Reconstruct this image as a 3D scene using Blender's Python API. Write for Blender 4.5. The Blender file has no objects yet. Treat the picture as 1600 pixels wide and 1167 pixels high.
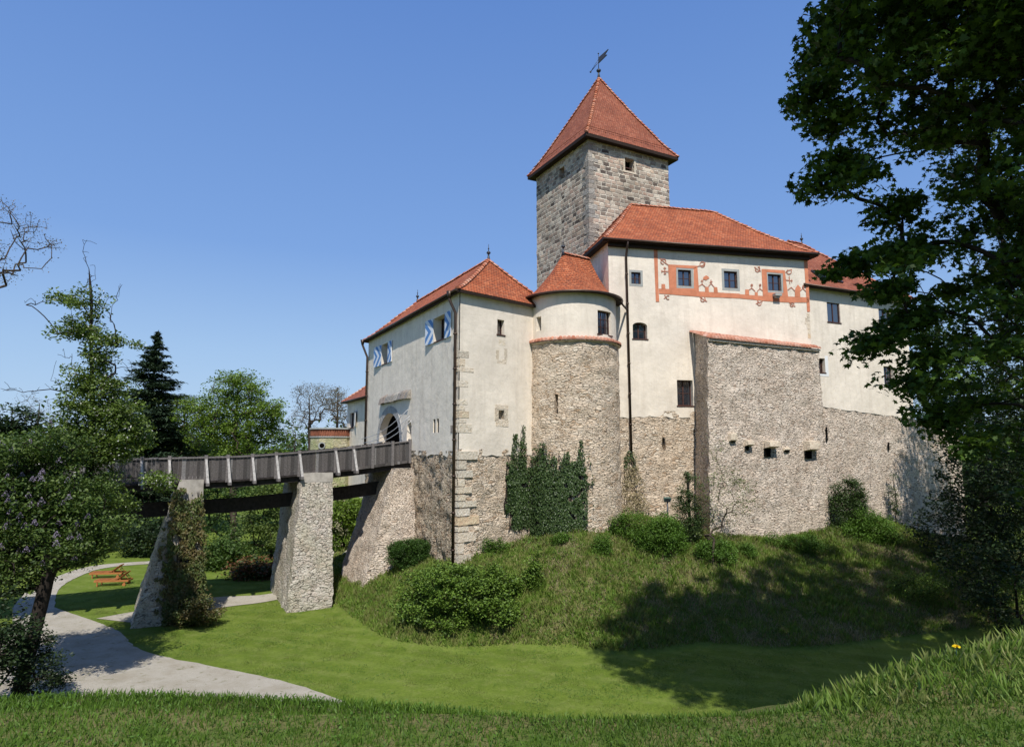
import bpy, math, random
import numpy as np
from mathutils import Vector, noise
from math import sin, cos, tan, radians, pi, sqrt, atan2

# ------------------------------------------------------------------ camera, sky, sun, exposure
SC = bpy.context.scene
COL = SC.collection
PITCH = math.atan(0.117)
F = 1000.0
cam_d = bpy.data.cameras.new("camera"); cam_d.lens = 22.5; cam_d.sensor_width = 36
cam_d.clip_start = 0.05; cam_d.clip_end = 6000
cam = bpy.data.objects.new("camera", cam_d); COL.objects.link(cam)
cam.location = (0, 0, 0); cam.rotation_euler = (pi/2 + PITCH, 0, 0)
SC.camera = cam
SUN_AZ, SUN_EL = radians(5.5), radians(53)       # azimuth right of straight behind the camera
sunv = Vector((sin(SUN_AZ)*cos(SUN_EL), -cos(SUN_AZ)*cos(SUN_EL), sin(SUN_EL)))
w = bpy.data.worlds.new("World"); SC.world = w; w.use_nodes = True
nt = w.node_tree; bg = nt.nodes['Background']
sky = nt.nodes.new('ShaderNodeTexSky'); sky.sky_type = 'NISHITA'; sky.sun_disc = False
sky.sun_elevation = SUN_EL; sky.sun_rotation = pi - SUN_AZ
sky.air_density = 1.35; sky.dust_density = 0.6; sky.ozone_density = 3.0; sky.altitude = 400
SKY = 0.105
tc_ = nt.nodes.new('ShaderNodeTexCoord'); sp_ = nt.nodes.new('ShaderNodeSeparateXYZ'); nt.links.new(tc_.outputs['Generated'], sp_.inputs[0])
cr_ = nt.nodes.new('ShaderNodeValToRGB'); nt.links.new(sp_.outputs[2], cr_.inputs[0])
for i_, (p_, c_) in enumerate(((0.0, (.46, .65, .91)), (.14, (.36, .555, .865)), (.29, (.21, .39, .79)), (.6, (.125, .27, .67)), (1.0, (.045, .10, .28)))):
    e_ = cr_.color_ramp.elements[i_] if i_ < 2 else cr_.color_ramp.elements.new(p_)
    e_.position = p_; e_.color = (*c_, 1)
sc_ = nt.nodes.new('ShaderNodeVectorMath'); sc_.operation = 'SCALE'; nt.links.new(cr_.outputs[0], sc_.inputs[0]); sc_.inputs['Scale'].default_value = 1/SKY
mx_ = nt.nodes.new('ShaderNodeMixRGB'); mx_.inputs[0].default_value = .85; nt.links.new(sky.outputs[0], mx_.inputs[1]); nt.links.new(sc_.outputs[0], mx_.inputs[2])
nt.links.new(mx_.outputs[0], bg.inputs[0]); bg.inputs[1].default_value = SKY
sl = bpy.data.lights.new("sun", 'SUN'); sl.energy = 5.0; sl.angle = radians(0.53); sl.color = (1.0, 0.955, 0.88)
sun = bpy.data.objects.new("sun", sl); COL.objects.link(sun)
sun.rotation_euler = sunv.to_track_quat('Z', 'Y').to_euler()
SC.view_settings.view_transform = 'Standard'; SC.view_settings.look = 'None'
SC.view_settings.exposure = 0.0; SC.view_settings.gamma = 1.0
SC.render.resolution_x = 1024; SC.render.resolution_y = 746
SC.render.engine = 'CYCLES'
SC.cycles.max_bounces = 6; SC.cycles.diffuse_bounces = 3; SC.cycles.transparent_max_bounces = 8

# ------------------------------------------------------------------ photo measurement helpers
def ray(px, py):
    u = (px-800)/F; v = (583.5-py)/F
    return Vector((u, cos(PITCH) - v*sin(PITCH), sin(PITCH) + v*cos(PITCH)))
def at(px, py, Y):
    r = ray(px, py); return r * (Y / r.y)
def gp(px, py, z=-8.9):
    r = ray(px, py); return r * (z / r.z)

RS = random.Random(5)
NR = np.random.default_rng(11)

# ------------------------------------------------------------------ scene helpers
ROOT = {}
def thing(name, label, cat, loc=(0, 0, 0), group=None):
    o = bpy.data.objects.new(name, None); COL.objects.link(o)
    o.location = loc; o.empty_display_size = .3
    o['label'] = label; o['category'] = cat
    if group: o['group'] = group
    ROOT[o] = Vector(loc)
    return o
def tag(o, label, cat, group=None):
    o['label'] = label; o['category'] = cat
    if group: o['group'] = group
    return o
def rootloc(p):
    while p is not None:
        if p in ROOT: return ROOT[p]
        p = p.parent
    return Vector((0, 0, 0))
def link(name, me, mats, parent=None, kind=None):
    o = bpy.data.objects.new(name, me)
    for m in (mats if isinstance(mats, (list, tuple)) else [mats]): me.materials.append(m)
    COL.objects.link(o)
    if parent is not None: o.parent = parent
    if kind: o['kind'] = kind
    return o

class MB:
    def __init__(s): s.v = []; s.f = []; s.uv = []; s.mi = []; s.sm = []
    def vert(s, p): s.v.append((p[0], p[1], p[2])); return len(s.v)-1
    def face(s, idx, uv=None, mi=0, sm=False):
        s.f.append(list(idx)); s.uv.append(uv if uv else [(s.v[i][0]*.7+s.v[i][1]*.7, s.v[i][2]) for i in idx]); s.mi.append(mi); s.sm.append(sm)
    def poly(s, pts, uv=None, mi=0, sm=False):
        s.face([s.vert(p) for p in pts], uv, mi, sm)
    def box8(s, P, mi=0):
        # P: 8 pts, bottom loop 0-3, top loop 4-7
        i = [s.vert(p) for p in P]
        def L(a, b): return (Vector(P[a])-Vector(P[b])).length
        for q in ((0, 1, 5, 4), (1, 2, 6, 5), (2, 3, 7, 6), (3, 0, 4, 7), (4, 5, 6, 7), (3, 2, 1, 0)):
            a = L(q[0], q[1]); b = L(q[1], q[2])
            s.face([i[k] for k in q], [(0, 0), (a, 0), (a, b), (0, b)], mi)
    def box(s, c, size, mi=0, ax=None):
        c = Vector(c); X, Y, Z = ax if ax else (Vector((1, 0, 0)), Vector((0, 1, 0)), Vector((0, 0, 1)))
        X = Vector(X)*size[0]/2; Y = Vector(Y)*size[1]/2; Z = Vector(Z)*size[2]/2
        s.box8([c-X-Y-Z, c+X-Y-Z, c+X+Y-Z, c-X+Y-Z, c-X-Y+Z, c+X-Y+Z, c+X+Y+Z, c-X+Y+Z], mi)
    def tube(s, pts, r, n=8, cap=True, mi=0, sm=True):
        pts = [Vector(p) for p in pts]; m = len(pts)
        rr = r if isinstance(r, (list, tuple)) else [r]*m
        rings = []
        d0 = (pts[1]-pts[0]).normalized()
        up = Vector((0, 0, 1)) if abs(d0.z) < .9 else Vector((1, 0, 0))
        a = d0.cross(up).normalized()
        for k in range(m):
            d = (pts[min(k+1, m-1)]-pts[max(k-1, 0)]).normalized()
            a = (a - d*a.dot(d))
            if a.length < 1e-6: a = d.orthogonal()
            a.normalize(); b = d.cross(a)
            rings.append([s.vert(pts[k] + (a*cos(2*pi*j/n)+b*sin(2*pi*j/n))*rr[k]) for j in range(n)])
        L = 0
        for k in range(m-1):
            l2 = L+(pts[k+1]-pts[k]).length
            for j in range(n):
                j2 = (j+1) % n; c = 2*pi*rr[k]/n
                s.face([rings[k][j], rings[k][j2], rings[k+1][j2], rings[k+1][j]],
                       [(j*c, L), ((j+1)*c, L), ((j+1)*c, l2), (j*c, l2)], mi, sm)
            L = l2
        if cap:
            s.face(rings[0][::-1], None, mi); s.face(rings[-1], None, mi)
    def sphere(s, c, r, n=8, m=6, mi=0, sc=(1, 1, 1)):
        c = Vector(c); R = []
        for i in range(1, m):
            t = pi*i/m
            R.append([s.vert(c+Vector((sin(t)*cos(2*pi*j/n)*r*sc[0], sin(t)*sin(2*pi*j/n)*r*sc[1], cos(t)*r*sc[2]))) for j in range(n)])
        T = s.vert(c+Vector((0, 0, r*sc[2]))); B = s.vert(c-Vector((0, 0, r*sc[2])))
        for j in range(n):
            s.face([T, R[0][j], R[0][(j+1) % n]], None, mi, True); s.face([B, R[-1][(j+1) % n], R[-1][j]], None, mi, True)
            for i in range(m-2):
                s.face([R[i][j], R[i+1][j], R[i+1][(j+1) % n], R[i][(j+1) % n]], None, mi, True)
    def build(s, name, mats, parent=None, kind=None):
        me = bpy.data.meshes.new(name); o0 = rootloc(parent)
        me.from_pydata([(a-o0.x, b-o0.y, c-o0.z) for a, b, c in s.v], [], s.f)
        uv = me.uv_layers.new(name="UVMap")
        uv.data.foreach_set('uv', [x for f in s.uv for p in f for x in p])
        me.polygons.foreach_set('material_index', s.mi); me.polygons.foreach_set('use_smooth', s.sm)
        me.update()
        return link(name, me, mats, parent, kind)

class Wall:
    """vertical wall plane; s runs to the right seen from outside, z up, d outward"""
    def __init__(s, ox, oy, ang):
        a = radians(ang); s.o = Vector((ox, oy, 0)); s.d = Vector((sin(a), cos(a), 0)); s.n = Vector((cos(a), -sin(a), 0))
        if s.n.dot(-s.o) < 0: s.n = -s.n
    def pt(s, u, z, d=0): p = s.o + s.d*u + s.n*d; return Vector((p.x, p.y, z))
    def hit(s, px, py):
        r = ray(px, py); t = s.o.dot(s.n)/r.dot(s.n); p = r*t
        return (p-s.o).dot(s.d), p.z
    def rect(s, x0, y0, x1, y1):
        """pixel box to wall box; heights read at the middle column"""
        xm = (x0+x1)/2; ym = (y0+y1)/2
        a = s.hit(x0, ym)[0]; b = s.hit(x1, ym)[0]
        return min(a, b), max(a, b), s.hit(xm, y1)[1], s.hit(xm, y0)[1]
class Round:
    def __init__(s, cx, cy, R): s.c = Vector((cx, cy, 0)); s.R = R
    def pt(s, u, z, d=0):
        a = u/s.R; r = s.R+d
        return Vector((s.c.x + sin(a)*r, s.c.y - cos(a)*r, z))
    def hit(s, px, py):
        r = ray(px, py); k = Vector((r.x, r.y)); c = Vector((s.c.x, s.c.y))
        A = k.dot(k); B = -2*k.dot(c); Cc = c.dot(c)-s.R**2
        D = max(B*B-4*A*Cc, 0); t = (-B-sqrt(D))/(2*A); p = r*t
        return atan2(p.x-s.c.x, -(p.y-s.c.y))*s.R, p.z
    rect = Wall.rect
class Face4:
    """ruled face between a bottom edge and a top edge"""
    def __init__(s, b0, b1, zb, t0, t1, zt):
        s.b0, s.b1, s.t0, s.t1 = [Vector((p[0], p[1], 0)) for p in (b0, b1, t0, t1)]; s.zb, s.zt = zb, zt
        s.L = (s.b1-s.b0).length
        d = (s.b1-s.b0).normalized(); s.n = Vector((d.y, -d.x, 0))
    def pt(s, u, z, d=0):
        k = (z-s.zb)/(s.zt-s.zb); a = u/s.L
        p = (s.b0.lerp(s.b1, a)).lerp(s.t0.lerp(s.t1, a), k) + s.n*d
        return Vector((p.x, p.y, z))
    def hit(s, px, py):
        best = None
        u, z = s.L/2, (s.zb+s.zt)/2
        o = s.b0.lerp(s.t0, .5); r = ray(px, py)
        for _ in range(6):
            k = (z-s.zb)/(s.zt-s.zb); A = s.b0.lerp(s.t0, k); B = s.b1.lerp(s.t1, k)
            dd = (B-A); n = Vector((dd.y, -dd.x, 0)); t = A.dot(n)/r.dot(n); p = r*t
            z = p.z; u = (p-A).dot(dd)/dd.length_squared*s.L
        return u, z
    rect = Wall.rect

def wallgrid(mb, W, s0, s1, z0, z1, ops=(), ds=1.0, dz=1.0, jit=0.0, bottom=None, top=None, d=0.0, mi=0, uo=0.0, jf=1.6):
    """ops: (sa, sb, za, zb, depth[, arch])"""
    def brk(a, b, step, ex):
        L0 = sorted([a, b] + [e for e in ex if a < e < b]); L = L0[:1]; out = []
        for e in L0[1:]:
            if e-L[-1] > 1e-6: L.append(e)
        for i in range(len(L)-1):
            n = max(1, int(math.ceil((L[i+1]-L[i])/step)))
            out += [L[i]+(L[i+1]-L[i])*k/n for k in range(n)]
        return out + [L[-1]]
    S = brk(s0, s1, ds, [x for o in ops for x in o[:2]]); Z = brk(z0, z1, dz, [x for o in ops for x in o[2:4]])
    def P(u, z, dd=0.0):
        zz = z
        if bottom and z == z0: zz = bottom(u)
        if top and z == z1: zz = top(u)
        p = W.pt(u, zz, d+dd)
        if jit and dd == 0:
            q = p; v = (noise.noise_vector(q*jf)+.7*noise.noise_vector(q*jf*2.9+Vector((7, 3, 1))))*jit
            if jit < .04: v = W.pt(u, zz, v.x)-W.pt(u, zz, 0)
            p = p+Vector((v.x, v.y, 0))
        return p, zz
    G = {}
    def V(i, j):
        if (i, j) not in G:
            p, zz = P(S[i], Z[j]); G[(i, j)] = (mb.vert(p), (S[i]+uo, zz))
        return G[(i, j)]
    for i in range(len(S)-1):
        for j in range(len(Z)-1):
            cs, cz = (S[i]+S[i+1])/2, (Z[j]+Z[j+1])/2
            if any(o[0] < cs < o[1] and o[2] < cz < o[3] for o in ops): continue
            q = [V(i, j), V(i+1, j), V(i+1, j+1), V(i, j+1)]
            mb.face([a[0] for a in q], [a[1] for a in q], mi, bool(jit))
    for o in ops:
        sa, sb, za, zb, dep = o[:5]; arch = o[5] if len(o) > 5 else 0
        def q4(a, b, c, e, uvs): mb.poly([a, b, c, e], uvs, mi)
        zs = zb - arch
        A = lambda u, z, dd: W.pt(u, z, d+dd)
        q4(A(sa, za, 0), A(sa, zs, 0), A(sa, zs, -dep), A(sa, za, -dep), [(sa, za), (sa, zs), (sa+dep, zs), (sa+dep, za)])
        q4(A(sb, za, 0), A(sb, za, -dep), A(sb, zs, -dep), A(sb, zs, 0), [(sb, za), (sb-dep, za), (sb-dep, zs), (sb, zs)])
        q4(A(sa, za, 0), A(sa, za, -dep), A(sb, za, -dep), A(sb, za, 0), [(sa, za), (sa, za-dep), (sb, za-dep), (sb, za)])
        if not arch:
            q4(A(sa, zb, 0), A(sb, zb, 0), A(sb, zb, -dep), A(sa, zb, -dep), [(sa, zb), (sb, zb), (sb, zb-dep), (sa, zb-dep)])
        else:
            m = (sa+sb)/2; h = (sb-sa)/2; N = 14
            ar = [(m-h*cos(pi*k/N), zs+arch*sin(pi*k/N)) for k in range(N+1)]
            for k in range(N):
                a, b = ar[k], ar[k+1]
                q4(A(a[0], a[1], 0), A(b[0], b[1], 0), A(b[0], zb, 0), A(a[0], zb, 0), [a, b, (b[0], zb), (a[0], zb)])
                q4(A(a[0], a[1], 0), A(a[0], a[1], -dep), A(b[0], b[1], -dep), A(b[0], b[1], 0), [a, (a[0], a[1]-dep), (b[0], b[1]-dep), b])

def boxw(mb, W, s0, s1, z0, z1, d0, d1, mi=0):
    mb.box8([W.pt(s0, z0, d1), W.pt(s1, z0, d1), W.pt(s1, z0, d0), W.pt(s0, z0, d0),
             W.pt(s0, z1, d1), W.pt(s1, z1, d1), W.pt(s1, z1, d0), W.pt(s0, z1, d0)], mi)

# ------------------------------------------------------------------ node materials
class N:
    def __init__(s, name, rough=.85, spec=.3):
        s.m = bpy.data.materials.new(name); s.m.use_nodes = True; s.t = s.m.node_tree
        s.b = s.t.nodes['Principled BSDF']; s.b.inputs['Roughness'].default_value = rough
        s.b.inputs['Specular IOR Level'].default_value = spec
    def n(s, typ, props=None, **ins):
        x = s.t.nodes.new('ShaderNode'+typ)
        for k, v in (props or {}).items(): setattr(x, k, v)
        for k, v in ins.items():
            k = k.replace('_', ' ')
            sk = x.inputs[int(k[1:])] if k[0] == 'i' and k[1:].isdigit() else x.inputs[k]
            if isinstance(v, bpy.types.NodeSocket): s.t.links.new(v, sk)
            else: sk.default_value = v
        return x
    def math(s, op, a, b=None, c=None, clamp=False):
        kw = {'i0': a}
        if b is not None: kw['i1'] = b
        if c is not None: kw['i2'] = c
        return s.n('Math', {'operation': op, 'use_clamp': clamp}, **kw).outputs[0]
    def noise(s, vec, scale, detail=3, rough=.55, col=False):
        x = s.n('TexNoise', None, Vector=vec, Scale=scale, Detail=detail, Roughness=rough)
        return x.outputs[1] if col else x.outputs[0]
    def ramp(s, f, stops, interp='LINEAR'):
        x = s.n('ValToRGB', None, Fac=f); cr = x.color_ramp; cr.interpolation = interp
        while len(cr.elements) < len(stops): cr.elements.new(.5)
        for e, (p, c) in zip(cr.elements, stops):
            e.position = p; e.color = (c, c, c, 1) if isinstance(c, (int, float)) else (*c, 1)
        return x.outputs[0]
    def mix(s, f, a, b, mode='MIX'):
        def c4(c): return (*c, 1) if isinstance(c, tuple) and len(c) == 3 else c
        return s.n('MixRGB', {'blend_type': mode}, Fac=f, Color1=c4(a), Color2=c4(b)).outputs[0]
    def uv(s): return s.n('TexCoord').outputs['UV']
    def obj(s): return s.n('NewGeometry').outputs['Position']
    def sep(s, v): x = s.n('SeparateXYZ', None, Vector=v); return x.outputs
    def comb(s, x=0., y=0., z=0.): return s.n('CombineXYZ', None, X=x, Y=y, Z=z).outputs[0]
    def bump(s, h, dist=.03, strength=1.0, prev=None):
        x = s.n('Bump', None, Height=h, Distance=dist, Strength=strength)
        if prev: s.t.links.new(prev, x.inputs['Normal'])
        return x.outputs[0]
    def out(s, col=None, normal=None, rough=None):
        for v, k in ((col, 'Base Color'), (normal, 'Normal'), (rough, 'Roughness')):
            if v is None: continue
            if isinstance(v, bpy.types.NodeSocket): s.t.links.new(v, s.b.inputs[k])
            else: s.b.inputs[k].default_value = (*v, 1) if isinstance(v, tuple) else v
        return s.m

def rubble(name, cols, mortar, sx=.30, sy=.14, dark=.5, bump=.05, crack=.10, tint=(.5, .5, .5), tintf=0.0, pit_shade=.45):
    k = N(name, .95, .1); uv = k.uv(); s = k.sep(uv)
    wob = k.noise(uv, 2.3, 4, .65, True); wob2 = k.noise(uv, 9., 2, .5, True)
    def cells(fx, fy, off, amp):
        p = k.comb(k.math('MULTIPLY', s[0], fx), k.math('MULTIPLY', s[1], fy), 0.)
        p = k.n('VectorMath', {'operation': 'MULTIPLY_ADD'}, i0=wob, i1=(amp, amp*1.3, 0), i2=p).outputs[0]
        p = k.n('VectorMath', {'operation': 'MULTIPLY_ADD'}, i0=wob2, i1=(.45, .45, 0), i2=p).outputs[0]
        vo = k.n('TexVoronoi', {'voronoi_dimensions': '2D', 'feature': 'F1'}, Vector=p, Scale=1.0, Randomness=1.0)
        ve = k.n('TexVoronoi', {'voronoi_dimensions': '2D', 'feature': 'DISTANCE_TO_EDGE'}, Vector=p, Scale=1.0, Randomness=1.0)
        return k.sep(vo.outputs['Color'])[0], ve.outputs['Distance']
    r1, e1 = cells(1/sx, 1/sy, 0, 1.4); r2, e2 = cells(2.1/sx, 1.7/sy, 5, 2.2)
    sel = k.ramp(k.noise(uv, 1.7, 3, .6), [(.50, 0.), (.56, 1.)])       # patches of small infill stones
    r = k.mix(sel, r1, r2); e = k.mix(sel, e1, e2)
    n = len(cols); c = k.ramp(r, [(i/(n-1), cols[i]) for i in range(n)])
    fine = k.noise(uv, 17, 6, .7); mid = k.noise(uv, 5, 4, .6)
    c = k.mix(.7, c, k.ramp(fine, [(.25, .25), (.75, .78)]), 'OVERLAY')
    big = k.noise(uv, .4, 5, .65)
    mo = k.math('MULTIPLY', k.ramp(e, [(.02, 1.), (.20, 0.)]), k.ramp(mid, [(.38, .1), (.58, 1.)]))
    c = k.mix(mo, c, mortar)
    sm = k.ramp(k.noise(uv, .85, 6, .68), [(.50, 0.), (.60, .72)])
    c = k.mix(sm, c, k.mix(fine, tuple(x*.78 for x in mortar), tuple(min(1., x*1.12) for x in mortar)))
    an = k.noise(k.comb(k.math('MULTIPLY', s[0], 2.6), k.math('MULTIPLY', s[1], 7.5), 3.), 1.3, 4, .65)
    cr = k.math('MULTIPLY', k.ramp(e, [(crack*.3, 1.), (crack, 0.)]), k.ramp(an, [(.50, 0.), (.58, dark)]))
    pit = k.math('MULTIPLY', k.ramp(k.noise(k.comb(k.math('MULTIPLY', s[0], 4.5), k.math('MULTIPLY', s[1], 9.5), 1.), 1.6, 4, .7), [(.61, 0.), (.67, 1.)]), pit_shade)
    dk = k.math('MAXIMUM', cr, pit)
    c = k.mix(dk, c, (.045, .034, .026))  # joints and pits, their short shadow strokes darkened into the colour
    c = k.mix(k.math('MULTIPLY', k.ramp(big, [(.38, 0.), (.6, 1.)]), tintf), c, tint, 'MULTIPLY')
    h = k.math('MULTIPLY', k.math('MULTIPLY', k.math('MINIMUM', e, .25), .9), k.math('SUBTRACT', 1.15, sm))
    h = k.math('MULTIPLY_ADD', r, .22, h); h = k.math('MULTIPLY_ADD', fine, .30, h); h = k.math('MULTIPLY_ADD', mid, .5, h)
    h = k.math('SUBTRACT', h, k.math('MULTIPLY', dk, .5))
    return k.out(c, k.bump(h, bump*3, 1.0))

def coursed(name, cols, mortar, rw=.5, rh=.28, bump=.03, mw=.035, tint=(.3, .28, .25), tintf=.5):
    k = N(name, .95, .1); uv = k.uv(); s = k.sep(uv)
    wob = k.noise(uv, 1.3, 2)
    v = k.math('MULTIPLY_ADD', wob, .35, k.math('DIVIDE', s[1], rh))
    v = k.math('MULTIPLY_ADD', k.noise(uv, 6, 2), .3, v)
    row = k.math('FLOOR', v); fv = k.math('SUBTRACT', v, row)
    u = k.math('MULTIPLY_ADD', k.noise(uv, 5, 2), .25, k.math('DIVIDE', s[0], rw))
    wv = k.math('MULTIPLY_ADD', row, 17.31, u)
    vo = k.n('TexVoronoi', {'voronoi_dimensions': '1D', 'feature': 'F1'}, W=wv, Scale=1.0, Randomness=.8)
    ve = k.n('TexVoronoi', {'voronoi_dimensions': '1D', 'feature': 'DISTANCE_TO_EDGE'}, W=wv, Scale=1.0, Randomness=.8)
    r = k.sep(vo.outputs['Color'])[0]
    n = len(cols); c = k.ramp(r, [(i/(n-1), cols[i]) for i in range(n)])
    fine = k.noise(uv, 11, 5, .65); c = k.mix(.6, c, k.ramp(fine, [(.25, .28), (.75, .75)]), 'OVERLAY')
    ev = k.math('MULTIPLY', k.math('MINIMUM', fv, k.math('SUBTRACT', 1., fv)), rh)
    eu = k.math('MULTIPLY', ve.outputs['Distance'], rw)
    e = k.math('MINIMUM', ev, eu)
    mo = k.ramp(e, [(mw*.35, 1.), (mw, 0.)])
    c = k.mix(mo, c, mortar)
    gap = k.math('MULTIPLY', k.ramp(e, [(mw*.2, 1.), (mw*.6, 0.)]), k.ramp(k.noise(uv, 2.2, 3), [(.48, 0.), (.58, .85)]))
    c = k.mix(gap, c, (.03, .025, .02))
    big = k.noise(uv, .3, 4, .6)
    c = k.mix(k.math('MULTIPLY', k.ramp(big, [(.4, 0.), (.7, 1.)]), tintf), c, tint, 'MULTIPLY')
    h = k.math('MULTIPLY', k.math('MINIMUM', e, .05), 3.2)
    h = k.math('MULTIPLY_ADD', r, .13, h); h = k.math('MULTIPLY_ADD', fine, .12, h)
    return k.out(c, k.bump(h, bump*6, 1.0))

def plaster(name, col, var=.1, stain=.35):
    k = N(name, .95, .1); p = k.obj()
    a = k.noise(p, .55, 5, .62); b = k.noise(p, 4.5, 5, .6)
    c = k.mix(k.ramp(a, [(.32, 0.), (.68, 1.)]), tuple(x*(1-var) for x in col), tuple(min(1, x*(1+var*.5)) for x in col))
    c = k.mix(k.ramp(b, [(.5, 0.), (.8, stain)]), c, tuple(x*f for x, f in zip(col, (.80, .78, .74))))
    s = k.sep(p)
    st = k.noise(k.comb(k.math('MULTIPLY', s[0], 2.4), k.math('MULTIPLY', s[1], 2.4), k.math('MULTIPLY', s[2], .22)), 1., 4, .6)
    c = k.mix(k.ramp(st, [(.50, 0.), (.72, stain*.95)]), c, tuple(x*f for x, f in zip(col, (.72, .70, .68))))
    cr = k.n('TexVoronoi', {'feature': 'DISTANCE_TO_EDGE'}, Vector=k.n('VectorMath', {'operation': 'MULTIPLY_ADD'}, i0=k.noise(p, 2., 4, .6, True), i1=(1.2, 1.2, 1.2), i2=p).outputs[0], Scale=.32)
    cm = k.math('MULTIPLY', k.ramp(cr.outputs['Distance'], [(0.0, 1.), (.006, 0.)]), k.ramp(k.noise(p, .6, 2), [(.52, 0.), (.6, .35)]))
    c = k.mix(cm, c, tuple(x*.45 for x in col))
    h = k.math('MULTIPLY_ADD', k.noise(p, 1.8, 3), 2.5, k.noise(p, 26, 4))
    return k.out(c, k.bump(h, .02, .8))

def tiles(name, cols, tw=.2, th=.19, bump=.035):
    k = N(name, .8, .25); uv = k.uv(); s = k.sep(uv)
    v = k.math('DIVIDE', k.math('MULTIPLY_ADD', k.noise(uv, 1.1, 2), .05, s[1]), th)
    row = k.math('FLOOR', v); fv = k.math('SUBTRACT', v, row)
    u = k.math('MULTIPLY_ADD', k.math('MODULO', row, 2.), .5, k.math('DIVIDE', s[0], tw))
    cu = k.math('FLOOR', u); fu = k.math('SUBTRACT', u, cu)
    wn = k.n('TexWhiteNoise', {'noise_dimensions': '2D'}, Vector=k.comb(cu, row, 0.))
    r = wn.outputs['Value']; n = len(cols)
    c = k.ramp(r, [(i/(n-1), cols[i]) for i in range(n)])
    big = k.noise(uv, .5, 4, .65)
    c = k.mix(k.ramp(big, [(.4, 0.), (.7, .6)]), c, tuple(x*.6 for x in cols[0]))
    ls = k.noise(uv, 3.4, 5, .7)
    c = k.mix(k.ramp(ls, [(.54, 0.), (.72, .6)]), c, (.20, .13, .09))
    # curved lower edge of a plain tile
    du = k.math('ABSOLUTE', k.math('SUBTRACT', fu, .5))
    low = k.math('MULTIPLY', k.math('MULTIPLY', du, du), 1.1)
    fv2 = k.math('SUBTRACT', fv, low)
    gap = k.ramp(fv2, [(0.04, 1.), (.2, 0.)])
    side = k.ramp(du, [(.45, 0.), (.5, 1.)])
    g = k.math('MAXIMUM', k.math('MULTIPLY', gap, .9), k.math('MULTIPLY', side, .4))
    c = k.mix(g, c, (.07, .025, .014))
    h = k.math('SUBTRACT', k.math('SUBTRACT', 1., fv2), k.math('MULTIPLY', side, .4))
    h = k.math('MULTIPLY_ADD', r, .35, h)
    h = k.math('SUBTRACT', h, k.math('MULTIPLY', gap, .8))
    return k.out(c, k.bump(h, bump, 1.0))

def plain(name, col, rough=.7, spec=.3, var=.25, scale=6, metal=0, bump=.0):
    k = N(name, rough, spec); p = k.obj(); a = k.noise(p, scale, 4, .6)
    c = k.mix(k.ramp(a, [(.3, 0.), (.7, 1.)]), tuple(x*(1-var) for x in col), tuple(min(1., x*(1+var)) for x in col))
    k.b.inputs['Metallic'].default_value = metal
    return k.out(c, k.bump(a, bump) if bump else None)

def island(name, cols, rough=.8, var=.5, bump=.01, scale=9):
    k = N(name, rough, .2); r = k.n('NewGeometry').outputs['Random Per Island']; n = len(cols)
    c = k.ramp(r, [(i/(n-1), cols[i]) for i in range(n)]); a = k.noise(k.obj(), scale, 4, .6)
    c = k.mix(var, c, k.ramp(a, [(.25, .25), (.75, .75)]), 'OVERLAY')
    return k.out(c, k.bump(a, bump*3))

def leafmat(name, cols, trans=.35, rough=.55, patch=None):
    k = N(name, rough, .35); g = k.n('NewGeometry'); r = g.outputs['Random Per Island']; n = len(cols)
    c = k.ramp(r, [(i/(n-1), cols[i]) for i in range(n)])
    a = k.noise(g.outputs['Position'], .8, 3); c = k.mix(.5, c, k.ramp(a, [(.3, .36), (.7, .64)]), 'OVERLAY')
    if patch:
        b = k.noise(g.outputs['Position'], patch[1], 4, .6)
        c = k.mix(k.ramp(b, [(.45, 0.), (.6, patch[2])]), c, patch[0])
    k.out(c)
    tr = k.n('BsdfTranslucent', None, Color=k.mix(1., c, (1., 1., .55), 'MULTIPLY'))
    mx = k.n('MixShader', None, i0=trans, i1=k.b.outputs[0], i2=tr.outputs[0])
    k.t.links.new(mx.outputs[0], k.t.nodes['Material Output'].inputs[0])
    return k.m

M = {}
M['plaster'] = plaster('cream_plaster', (.82, .735, .62), .13, .5)
M['plaster_lifted'] = plaster('weathered_plaster_lifted', (.86, .765, .64), .12, .6)  # weathered plaster, colour lifted and warmed to offset the low grazing sun
M['rubble'] = rubble('rubble_stone', [(.42, .30, .20), (.70, .56, .42), (.80, .67, .52), (.58, .48, .38), (.84, .74, .60)], (.76, .64, .50), .31, .145, .9, bump=.045, tint=(.84, .76, .68), tintf=.5, pit_shade=.6)
M['rubble_dark'] = rubble('rough_rubble', [(.32, .21, .14), (.56, .41, .28), (.70, .57, .42), (.46, .37, .28), (.66, .50, .34)], (.70, .58, .43), .26, .17, .95, .07, .2, pit_shade=.85)
M['rubble_grey'] = rubble('grey_rubble', [(.46, .35, .27), (.74, .61, .49), (.82, .70, .57), (.60, .50, .41), (.86, .76, .64)], (.82, .71, .59), .30, .13, .9, .042, .12, (.74, .70, .66), .6)
M['coursed'] = coursed('coursed_masonry', [(.10, .08, .07), (.36, .28, .22), (.50, .35, .27), (.58, .49, .39), (.17, .14, .12), (.68, .59, .47), (.38, .30, .24), (.60, .45, .33)], (.80, .72, .59), .62, .36, .035, .055)
M['pier'] = rubble('pier_rubble', [(.38, .32, .27), (.54, .47, .41), (.60, .51, .44), (.49, .45, .40), (.70, .63, .55)], (.66, .61, .53), .34, .19, .75, .045, .12, (.66, .66, .50), .5)
M['tiles'] = tiles('clay_tiles', [(.33, .085, .036), (.47, .13, .050), (.40, .105, .042), (.54, .18, .08), (.27, .075, .036)])
M['tiles_old'] = tiles('aged_clay_tiles', [(.27, .078, .042), (.37, .12, .062), (.31, .09, .048), (.42, .155, .09), (.23, .065, .036)])
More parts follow.
